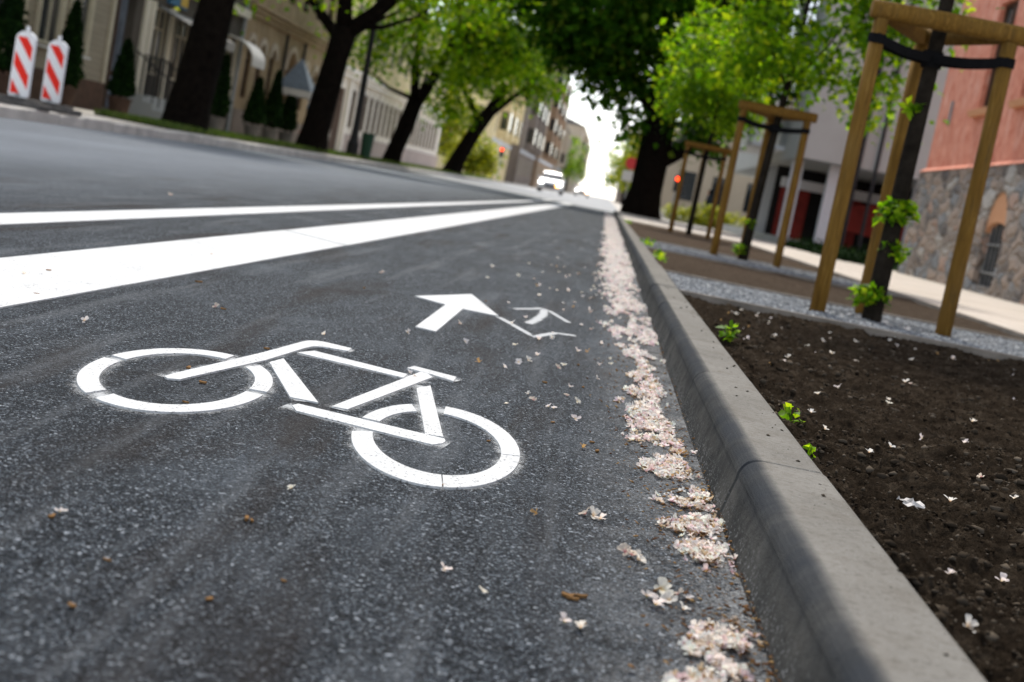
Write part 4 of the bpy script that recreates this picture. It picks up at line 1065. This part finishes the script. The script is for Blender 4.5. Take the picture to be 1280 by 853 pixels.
pitched(1,hx,57.3,96.5,8.75,b4)
# --- far left houses
def block(name,label,x,y0,y1,h,mw,side=1,deep=12,win=(3.0,1.2,1.8),z0=0,bay=None):
    t=thing(name,label,'house',(x,(y0+y1)/2,z0)); ops=[]
    zz=1.2
    while zz+win[2]<h-.6:
        y=y0+1.2
        while y+win[1]<y1-.6: ops.append((y,y+win[1],zz,zz+win[2])); y+=win[0]
        zz+=3.3
    m=MB(); wall_grid(m,min(x,x-side*.4),max(x,x-side*.4),y0,y1,z0,h,ops); shell(m,side,x,y0,y1,z0,h,deep,.4)
    m.build('wall',mw,t)
    f=MB(); p=MB()
    for o in ops:
        xf=x-side*.06; a,bb=sorted((xf,xf+side*.05)); yc=(o[0]+o[1])/2
        f.box(a,bb,o[0],o[0]+.08,o[2],o[3]); f.box(a,bb,o[1]-.08,o[1],o[2],o[3]); f.box(a,bb,yc-.04,yc+.04,o[2],o[3])
    for o in ops[:60]:
        xf=x-side*.06; a,bb=sorted((xf-side*.05,xf-side*.02)); q=MB(); q.box(a,bb,*o); w_=q.build('window',glass_dark,t)
    if ops: f.build('window_frames',trim,t)
    # windows on the end wall towards the camera
    if deep>4:
        zz=1.4
        while zz+1.6<h-.8:
            for k in range(3):
                xc=x-side*(1.8+2.6*k); q=MB(); q.box(xc-.5,xc+.5,y0-.03,y0-.005,zz,zz+1.9); q.build('window',glass_dark,t)
            zz+=3.3
    L_=y1-y0
    for q in (.22,.55,.86):
        yc=y0+L_*q; a,bb=sorted((x+side*.003,x+side*.95)); m=MB(); m.box(a,bb,yc-1.3,yc+1.3,4.2,h-1.2); m.build('bay',mw,t)
        zz=4.9
        while zz+1.7<h-1.4:
            q_=MB(); q_.box(*sorted((x+side*.95,x+side*.97)),yc-1.0,yc+1.0,zz,zz+1.7); q_.build('window',glass_dark,t)
            q_=MB(); q_.box(*sorted((x+side*.15,x+side*.8)),yc-1.33,yc-1.303,zz,zz+1.7); q_.build('window',glass_dark,t); zz+=3.3
    m=MB(); a,bb=sorted((x+side*.003,x+side*.12)); m.box(a,bb,y0,y1,3.55,3.95); m.build('shop_band',whiteconc,t)
    m=MB(); a,bb=sorted((x+side*.25,x-side*deep)); m.box(a,bb,y0-.2,y1+.2,h-.25,h+.05); m.build('cornice',mw,t)
    pitched(side,x,y0,y1,h+.2,t,deep=deep,h=1.8)
    return t
block('yellow_house','yellow house behind the park trees on the left',-11.5,126,149,10.6,yellow_pl)
block('brown_house','tall dark brown town house far down the left side',-10.6,152,182,14,greybrown_pl)
block('brown_house','taller brown town house just beyond the dark brown one on the left',-10.2,184,232,18.5,brown_pl)
block('pale_house','lower pale house beyond the brown town houses on the left',-9.6,234,262,11,beige_pl)
block('far_house','ochre house at the far end of the left side',-9.0,330,420,16,beige_pl)
block('far_house','far pale house on the right side beyond the chestnut trunk',3.2,150,185,9,white_pl,-1)
block('far_house','far grey house at the end of the right side',1.6,240,330,9,greybrown_pl,-1)

# --- pink house on rubble base, right
px_=6.0
b5=thing('pink_house','pink plastered house on a rough granite rubble base at the right','house',(px_,20,.1))
ops=[(13.5,14.6,3.15,5.0),(16.0,17.1,3.15,5.0),(18.5,19.6,3.15,5.0),(20.95,22.05,3.15,5.0),(23.4,24.5,3.15,5.0)]
up=[(o[0],o[1],6.6,8.4) for o in ops]
m=MB(); wall_grid(m,px_,px_+.5,8,27.4,2.12,9.6,ops+up); shell(m,-1,px_,8,27.4,.05,9.6,deep=10,t=.5); m.build('wall',pink,b5)
base=[(20.95,22.05,.22,1.7),(15.4,16.5,.22,1.7)]
m=MB(); wall_grid(m,px_-.09,px_+.498,8,27.46,.05,2.118,base)
for o in base: arch_fill(m,px_-.09,px_+.498,o[0],o[1],o[3])
m.build('rubble_base',rubble,b5,bevel=.02)
m=MB(); m.prism_y([(px_-.11,2.12),(px_-.002,2.2),(px_-.002,2.12)],8,27.46); m.build('ledge',pink,b5)
windows(b5,-1,px_,ops+up,brown_wood,depth=.14,mpane=simple('pale_pane',(.12,.125,.12),.1,.3,1.5,spec=.8))
for o in ops+up:
    m=MB(); m.prism_y([(px_-.14,o[2]-.02),(px_+.2,o[2]+.03),(px_+.2,o[2]-.12),(px_-.1,o[2]-.12)],o[0]-.12,o[1]+.12); m.build('sill',peach,b5)
for o in base:
    m=MB(); c=(o[0]+o[1])/2; r=(o[1]-o[0])/2; n=12
    arc1=[(c+r*math.cos(t),o[3]-r+r*math.sin(t)) for t in np.linspace(0,PI,n)]
    low=[(c-r*math.cos(t),1.05+.18*math.sin(t)) for t in np.linspace(0,PI,n)]
    m.prism_x(arc1+low,px_-.05,px_+.3); w_=m.build('blind_arch',peach,b5)
    m=MB(); m.box(px_+.05,px_+.3,o[0],o[1],.22,1.3); f=m.build('basement_window',dark_int,b5)
    m=MB()
    for zz in (.42,.86): m.box(px_-.01,px_+.01,o[0],o[1],zz,zz+.03)
    for k in range(5): yy=o[0]+(o[1]-o[0])*(k+.5)/5; m.box(px_+.012,px_+.03,yy-.01,yy+.01,.22,1.2)
    m.build('grating',grey_metal,f)
m=MB(); m.box(px_-.03,px_-.002,26.3,26.42,3.0,3.45); m.build('number_plate',grey_metal,b5)
m=MB(); m.box(px_-.3,px_+10,7.8,27.6,9.6,9.85); m.build('cornice',pink,b5); pitched(-1,px_,8,27.4,9.98,b5,deep=10.4)

# --- grey modern building with recessed ground floor
b6=thing('modern_building','grey modern block with overhanging upper floors on slim columns','building',(8,47,.1))
m=MB(); m.box(5.0,17,38.6,40.0,2.58,9.5); m.box(5.0,17,40.0,62,2.581,9.499); m.build('upper_block',greyconc,b6)
m=MB(); m.box(5.3,17,45.5,45.8,.3,2.575); m.build('recess_wall',dark_int,b6)
m=MB(); m.box(4.9,6.0,46.6,47.4,.1,2.575); m.build('pier',whiteconc,b6)
for x_,y_ in ((6.15,39.4),(5.25,40.6),(8.6,39.4),(11,39.4)):
    m=MB(); m.box(x_-.16,x_+.16,y_-.16,y_+.16,.3,2.577); m.build('column',whiteconc,b6)
m=MB(); m.box(4.99,17,38.9,61.9,.05,.3); m.build('terrace',greyconc,b6)
m=MB(); m.box(5.4,16.5,44.6,45.0,1.9,2.2); m.build('fascia',whiteconc,b6)
for x0 in (5.5,7.2,9.2):
    m=MB(); m.box(x0,x0+.95,45.40,45.48,.3,1.95); m.build('door',red_door,b6)
m=MB(); m.prism_y([(6.9,1.5),(9.6,2.2),(9.6,.8),(9.2,.7),(7.2,.9)],43.0,43.08); m.build('screen',red_door,b6)
for z in (3.9,6.4):
    for ya in (41.5,46,51): m=MB(); m.box(4.97,4.998,ya,ya+3,z,z+1.5); m.build('window',glass_dark,b6)
m=MB(); m.box(4.0,5.0,42.5,48.5,2.9,3.0); m.box(4.0,4.1,42.5,48.5,3.0,3.9); m.build('balcony',whiteconc,b6)
for xx,rr in ((6.6,.07),(7.1,.05)): m=MB(); m.tube([(xx,38.5,.2),(xx,38.5,9)],rr,8); m.build('downpipe',dark_metal,b6)
m=MB(); m.box(4.8,17.2,38.4,62.2,9.5,9.8); m.build('roof',whiteconc,b6)
# planting strip before it
r=np.random.RandomState(90); n=6500
P=np.column_stack([r.uniform(4.9,7.6,n),r.uniform(28.6,38.4,n),.1+np.abs(r.normal(0,.1,n))]); V,Fq=leaf_quads(P,.12,r,-.2)
tag(np_mesh('ground_cover',V,Fq,leaf_thuja),'low dark ground cover between pavement and grey building','plants',kind='stuff')
# --- beige house across the side street and hedge before it
b7=thing('beige_house','beige gabled house across the side street, behind the red signal on the right','house',(7,74,0))
m=MB(); 
m.prism_y([(2.6,0),(16,0),(16,5),(9.3,8.6),(2.6,3.6)],72,90); m.build('wall',beige_pl,b7)
for x0 in (3.4,5.2,7.0,8.8):
    m=MB(); m.box(x0,x0+.9,71.97,71.995,1.1,2.6); m.build('window',glass_dark,b7)
m=MB(); m.prism_y([(2.3,3.45),(9.3,8.75),(16.3,5.0),(16.3,5.2),(9.3,9.0),(2.3,3.7)],71.8,90.2); m.build('roof',sheet_roof,b7)
m=MB(); m.box(2.5,9,71.9,71.992,0,.5); m.build('plinth',white_pl,b7)
r=np.random.RandomState(91)
hd=thing('hedge','bright yellow green clipped shrub row before the beige house','hedge',(5,66,0))
P,_=crown_points([(-1.3,0,.35,1.0,.6,.4),(0,0,.45,1.2,.7,.55),(1.3,0,.4,1.1,.6,.5),(2.8,.2,.35,1,.6,.45)],5000,.14,r,30); P=P[P[:,2]>0]
V,Fq=leaf_quads(P,.16,r,-.2); np_mesh('foliage',V,Fq,leaf_yellow,hd)
m=MB()
for k in range(8): m.tube([(-1.6+.65*k,0,0),(-1.5+.65*k,.05,.5)],.02,5)
m.build('stem',bark_dark,hd)

# ------------------------------------------------------------------ small things across the road
def conifer(x,y,z,h,rad,label,mp,pot_h=.42):
    t=thing('potted_conifer',label,'potted conifer',(x,y,z),'potted conifers along the cafe fronts'); r=np.random.RandomState(int(y*10))
    m=MB(); m.lathe([(.20,0),(.26,pot_h*.9),(.29,pot_h*.9),(.29,pot_h),(.24,pot_h),(.22,pot_h-.06)],(0,0,0),14); m.build('pot',mp,t)
    n=2600; u=r.uniform(0,1,n); th=r.uniform(0,2*PI,n); rr=rad*(1-u)**.8*(.75+.3*r.uniform(0,1,n))*(.35+.65*np.minimum(1,u*7+.4))
    P=np.column_stack([rr*np.cos(th),rr*np.sin(th),pot_h+.03+u*(h-pot_h)])
    V,Fq=leaf_quads(P,.13,r,-.9); np_mesh('foliage',V,Fq,leaf_thuja,t)
    m=MB(); m.tube([(0,0,pot_h-.1),(0,0,h*.8)],[.03,.012],6); m.build('stem',bark_dark,t)
for x,y,h,rad,lab,mp in [(-11.5,25.0,2.3,.42,'conical potted conifer at the left picture edge, left of both barrier boards',terracotta),(-11.7,28.4,2.1,.36,'dark conical potted conifer just right of the right barrier board',terracotta),
    (-11.3,30.6,1.6,.34,'conical potted conifer before the dark cafe entrance',terracotta),(-11.3,38.3,2.1,.36,'conical potted conifer right behind the thick leaning trunk',grey_planter),
    (-11.3,42.2,1.8,.4,'potted conifer before the stone house, nearest the thick leaning trunk',grey_planter),(-11.3,44.4,2.2,.42,'potted conifer before the stone house, middle of its row',grey_planter),(-11.3,46.6,1.9,.4,'potted conifer before the stone house, next to the grey parasol',grey_planter)]:
    conifer(x,y,.16,h,rad*.85,lab,mp)
# parasol
t=thing('parasol','grey cafe parasol with white valance before the stone house','parasol',(-11.2,46.8,.11))
m=MB(); m.lathe([(.25,0),(.25,.06),(.03,.08),(.03,2.75)],(0,0,0),12); m.build('pole',grey_metal,t)
def canopy(z0,z1,r,n=4,fl=0):
    m=MB(); vs=[(r*math.cos(PI/4+2*PI*k/n),r*math.sin(PI/4+2*PI*k/n),z0) for k in range(n)]
    vs+=[(.04*math.cos(PI/4+2*PI*k/n),.04*math.sin(PI/4+2*PI*k/n),z1) for k in range(n)]; m.add(vs,[(k,(k+1)%n,n+(k+1)%n,n+k) for k in range(n)]); return m
o=canopy(1.95,3.0,.85).build('canopy',canvas_grey,t); s_=o.modifiers.new('thick','SOLIDIFY'); s_.thickness=.01
m=MB(); r_v=.86
vs=[(r_v*math.cos(PI/4+PI/2*k),r_v*math.sin(PI/4+PI/2*k),z) for z in (1.72,1.94) for k in range(4)]
m.add(vs,[(k,(k+1)%4,4+(k+1)%4,4+k) for k in range(4)]); o=m.build('valance',canvas_white,t); s_=o.modifiers.new('thick','SOLIDIFY'); s_.thickness=.01
# white panel board next to it
t=thing('notice_board','white and blue notice board on posts between parasol and second trunk','notice board',(-11.1,49.2,.11))
for ya in (-.7,.62): m=MB(); m.box(-.02,.04,ya,ya+.08,0,2.0); m.build('post',dark_metal,t)
m=MB(); m.box(-.03,.05,-.8,.8,1.55,2.05); m.build('panel',canvas_white,t)
m=MB(); m.box(-.032,.052,-.8,.8,1.4,1.548); m.build('panel_band',sign_blue,t)
# red flower tub
for x,y,lab in ((-10.9,48.0,'tub of red flowers left of the second trunk, before the stone house'),):
    t=thing('flower_tub',lab,'flower tub',(x,y,.11)); m=MB(); m.lathe([(.2,0),(.27,.32),(.24,.32),(.22,.28)],(0,0,0),12); m.build('tub',grey_planter,t)
    r=np.random.RandomState(4); P=np.column_stack([r.normal(0,.12,160),r.normal(0,.12,160),r.uniform(.3,.6,160)]); V,Fq=leaf_quads(P,.1,r,-.3); np_mesh('flowers',V,Fq,sign_red,t)
# lamp post with bin
t=thing('lamp_post','slim dark lamp post with a green bin at its foot, between second and third trunk','lamp post',(-8.35,43.6,.13))
m=MB(); m.lathe([(.20,0),(.19,.5),(.14,.6),(.11,1.0),(.09,4.0),(.07,8.0)],(0,0,0),12); m.tube([(0,0,7.9),(.3,0,8.3),(1.3,0,8.45)],.04,7); m.build('post',dark_metal,t)
m=MB(); m.box(1.2,1.75,-.12,.12,8.38,8.5); m.build('lamp_head',dark_metal,t,bevel=.03)
t=thing('litter_bin','small dark green litter bin beside the slim lamp post','litter bin',(-8.0,44.1,.13))
m=MB(); m.lathe([(.17,.12),(.21,.85),(.22,.86),(.22,.9),(.18,.9),(.17,.8)],(0,0,0),14); m.build('body',bin_green,t)
m=MB(); m.tube([(0,.2,0),(0,.2,.6)],.025,6); m.build('leg',dark_metal,t)

# ------------------------------------------------------------------ signals and signs
def signal(x,y,zl,label):
    t=thing('traffic_signal',label,'traffic light',(x,y,0)); m=MB(); m.tube([(0,0,0),(0,0,zl+.3)],.05,8); m.build('pole',grey_metal,t)
    m=MB(); m.box(-.15,.15,-.2,-.05,zl-.62,zl+.18); h=m.build('housing',dark_metal,t,bevel=.02)
    for k,(dz,ml) in enumerate(((0,red_lamp),(-.27,glass_dark),(-.5,glass_dark)) ):
        m=MB(); n=18; vs=[(0,-.215,zl+dz)]+[(.095*math.cos(2*PI*i/n),-.206,zl+dz+.095*math.sin(2*PI*i/n)) for i in range(n)]
        m.add(vs,[(0,1+(i+1)%n,1+i) for i in range(n)]); m.build('lens',ml,h)
    return t
signal(3.1,66,1.98,'red traffic light on a pole before the beige house on the right')
signal(-9.0,109,2.62,'red traffic light far down the left side before the yellow house')
t=thing('road_sign','far red round sign with grey plate on a pole right of the street','road sign',(1.05,88,0))
m=MB(); m.tube([(0,0,0),(0,0,3.1)],.05,8); m.build('pole',grey_metal,t)
m=MB(); n=20; pts=[(.4*math.cos(2*PI*i/n),2.9+.4*math.sin(2*PI*i/n)) for i in range(n)]; m.prism_y(pts,-.08,-.055); m.build('disc',sign_red,t)
m=MB(); m.box(-.45,.45,-.08,-.055,1.75,2.4); m.build('plate',canvas_white,t)

# ------------------------------------------------------------------ cars
def car(label,x,y,amber):
    t=thing('car',label,'car',(x,y,0),'cars coming up the street')
    m=MB()
    prof=[(-2.1,.35),(-2.15,.55),(-2.1,.78),(-1.95,.88),(-1.1,.98),(1.9,.98),(2.15,.85),(2.15,.4),(2.05,.3),(-2.0,.28)]
    half=.88
    rows=[(-half,.93),(-half*.9,1.0),(half*.9,1.0),(half,.93)]
    vs=[]; n=len(prof)
    for xx,k in rows:
        for yy,zz in prof: vs.append((xx,yy*k,.28+(zz-.28)*(.96+.04*k)))
    fs=[]
    for i in range(3):
        for j in range(n): fs.append((i*n+j,i*n+(j+1)%n,(i+1)*n+(j+1)%n,(i+1)*n+j))
    fs+= [tuple(range(n-1,-1,-1)),tuple(range(3*n,4*n))]; m.add(vs,fs); m.build('body',car_white,t,bevel=.04)
    cab=[(-1.15,.97,.80),(-.45,1.45,.66),(1.2,1.47,.66),(1.95,.97,.78)]
    m=MB(); vs=[]
    for sx in (-1,1):
        for yy,zz,hw in cab: vs.append((sx*hw,yy,zz))
    m.add(vs,[(3,2,1,0),(4,5,6,7),(0,1,5,4),(2,3,7,6)]); m.build('windows',glass_dark,t)
    m=MB(); vs=[]
    for sx in (-1,1):
        for yy,zz in ((-.5,1.452),(-.4,1.5),(1.15,1.51),(1.25,1.46)): vs.append((sx*.67,yy,zz))
    m.add(vs,[(0,1,5,4),(1,2,6,5),(2,3,7,6),(3,0,4,7),(3,2,1,0),(4,5,6,7)]); m.build('roof',car_white,t,bevel=.03)
    for sx in (-1,1):
        for yy in (-1.3,1.35):
            m=MB(); n=18
            vs=[(sx*(.70+.2*e),yy+.32*math.cos(2*PI*k/n),.32+.32*math.sin(2*PI*k/n)) for e in (0,1) for k in range(n)]
            m.add(vs,[(k,(k+1)%n,n+(k+1)%n,n+k) for k in range(n)]+[tuple(range(n)),tuple(range(2*n-1,n-1,-1))]); w_=m.build('wheel',tyre_m,t)
            m=MB(); vs=[(sx*.905,yy+.2*math.cos(2*PI*k/n),.32+.2*math.sin(2*PI*k/n)) for k in range(n)]; m.add(vs,[tuple(range(n))]); m.build('rim',grey_metal,w_)
        m=MB(); m.box(sx*.68-.16,sx*.68+.16,-2.16,-2.06,.62,.78); m.build('headlight',head_lamp,t,bevel=.03)
    m=MB(); m.box(-.42,.42,-2.165,-2.10,.42,.62); m.build('grille',dark_metal,t)
    m=MB(); m.box(amber-.1,amber+.1,-2.17,-2.08,.52,.61); m.build('indicator',amber_lamp,t)
    for sx in (-1,1):
        m=MB(); m.box(sx*.92-.08,sx*.92+.08,-.95,-.82,.98,1.12); m.build('mirror',car_white,t,bevel=.03)
    return t
car('nearer white car with lit headlights coming up the street',-4.25,100,.5)
car('farther white car with lit headlights behind the nearer one',-3.4,175,.62)

# ------------------------------------------------------------------ person by the hedge
def person(x,y,z,label,rz=0):
    t=thing('person',label,'person',(x,y,z),rotz=rz)
    J=[(0,0,.95),(0,0,1.18),(0,0,1.38),(0,0,1.47),(0,-.01,1.56),(0,-.01,1.68), # pelvis..head
       (.09,0,.92),(.1,-.12,.5),(.1,-.05,.08),(.1,-.2,.04),(-.09,0,.92),(-.1,.08,.5),(-.1,.2,.1),(-.1,.06,.04),
       (.19,0,1.37),(.24,.06,1.1),(.24,-.06,.88),(.245,-.1,.8),(-.19,0,1.37),(-.24,-.02,1.1),(-.24,-.14,.9),(-.245,-.17,.82)]
    E=[(0,1),(1,2),(2,3),(3,4),(4,5),(0,6),(6,7),(7,8),(8,9),(0,10),(10,11),(11,12),(12,13),(2,14),(14,15),(15,16),(16,17),(2,18),(18,19),(19,20),(20,21)]
    rad=[.14,.125,.14,.055,.085,.08,.095,.065,.045,.04,.095,.065,.045,.04,.06,.045,.035,.03,.06,.045,.035,.03]
    me=bpy.data.meshes.new('body'); me.from_pydata(J,E,[]); me.materials.append(cloth_dark)
    o=bpy.data.objects.new('body',me); COL.objects.link(o); o.parent=t
    mod=o.modifiers.new('skin','SKIN'); 
    for v,rr in zip(me.skin_vertices[0].data,rad): v.radius=(rr,rr*.85)
    me.skin_vertices[0].data[0].use_root=True
    s=o.modifiers.new('sub','SUBSURF'); s.levels=2; s.render_levels=2
    m=MB(); m.lathe([(.02,1.79),(.075,1.77),(.098,1.70),(.1,1.64),(.085,1.6)][::-1],(0,.015,0),12); m.build('hair',bark_dark,t,smooth=True)
    m=MB(); m.lathe([(.03,1.535),(.06,1.56),(.076,1.62),(.07,1.68),(.03,1.72)],(0,-.045,0),12); m.build('face',skin_m,t,smooth=True)
    return t
person(4.78,66.9,0,'person in dark clothes walking by the yellow green hedge on the right',R(-80))

# parts written in world coordinates: shift under their roots
for root in (b,b2,b3,b4,b5,b6,b7,hd) : pass
for o in list(COL.objects):
    if o.type=='EMPTY' and o.get('category') in ('house','building'):
        for c in o.children: c.location = Vector(c.location)-Vector(o.location)

# ------------------------------------------------------------------ render settings
sc.render.engine='CYCLES'
sc.cycles.use_denoising=True
try: sc.cycles.denoiser='OPENIMAGEDENOISE'
except Exception: pass
sc.cycles.max_bounces=8; sc.cycles.transparent_max_bounces=8
sc.cycles.use_adaptive_sampling=True; sc.cycles.adaptive_threshold=.01
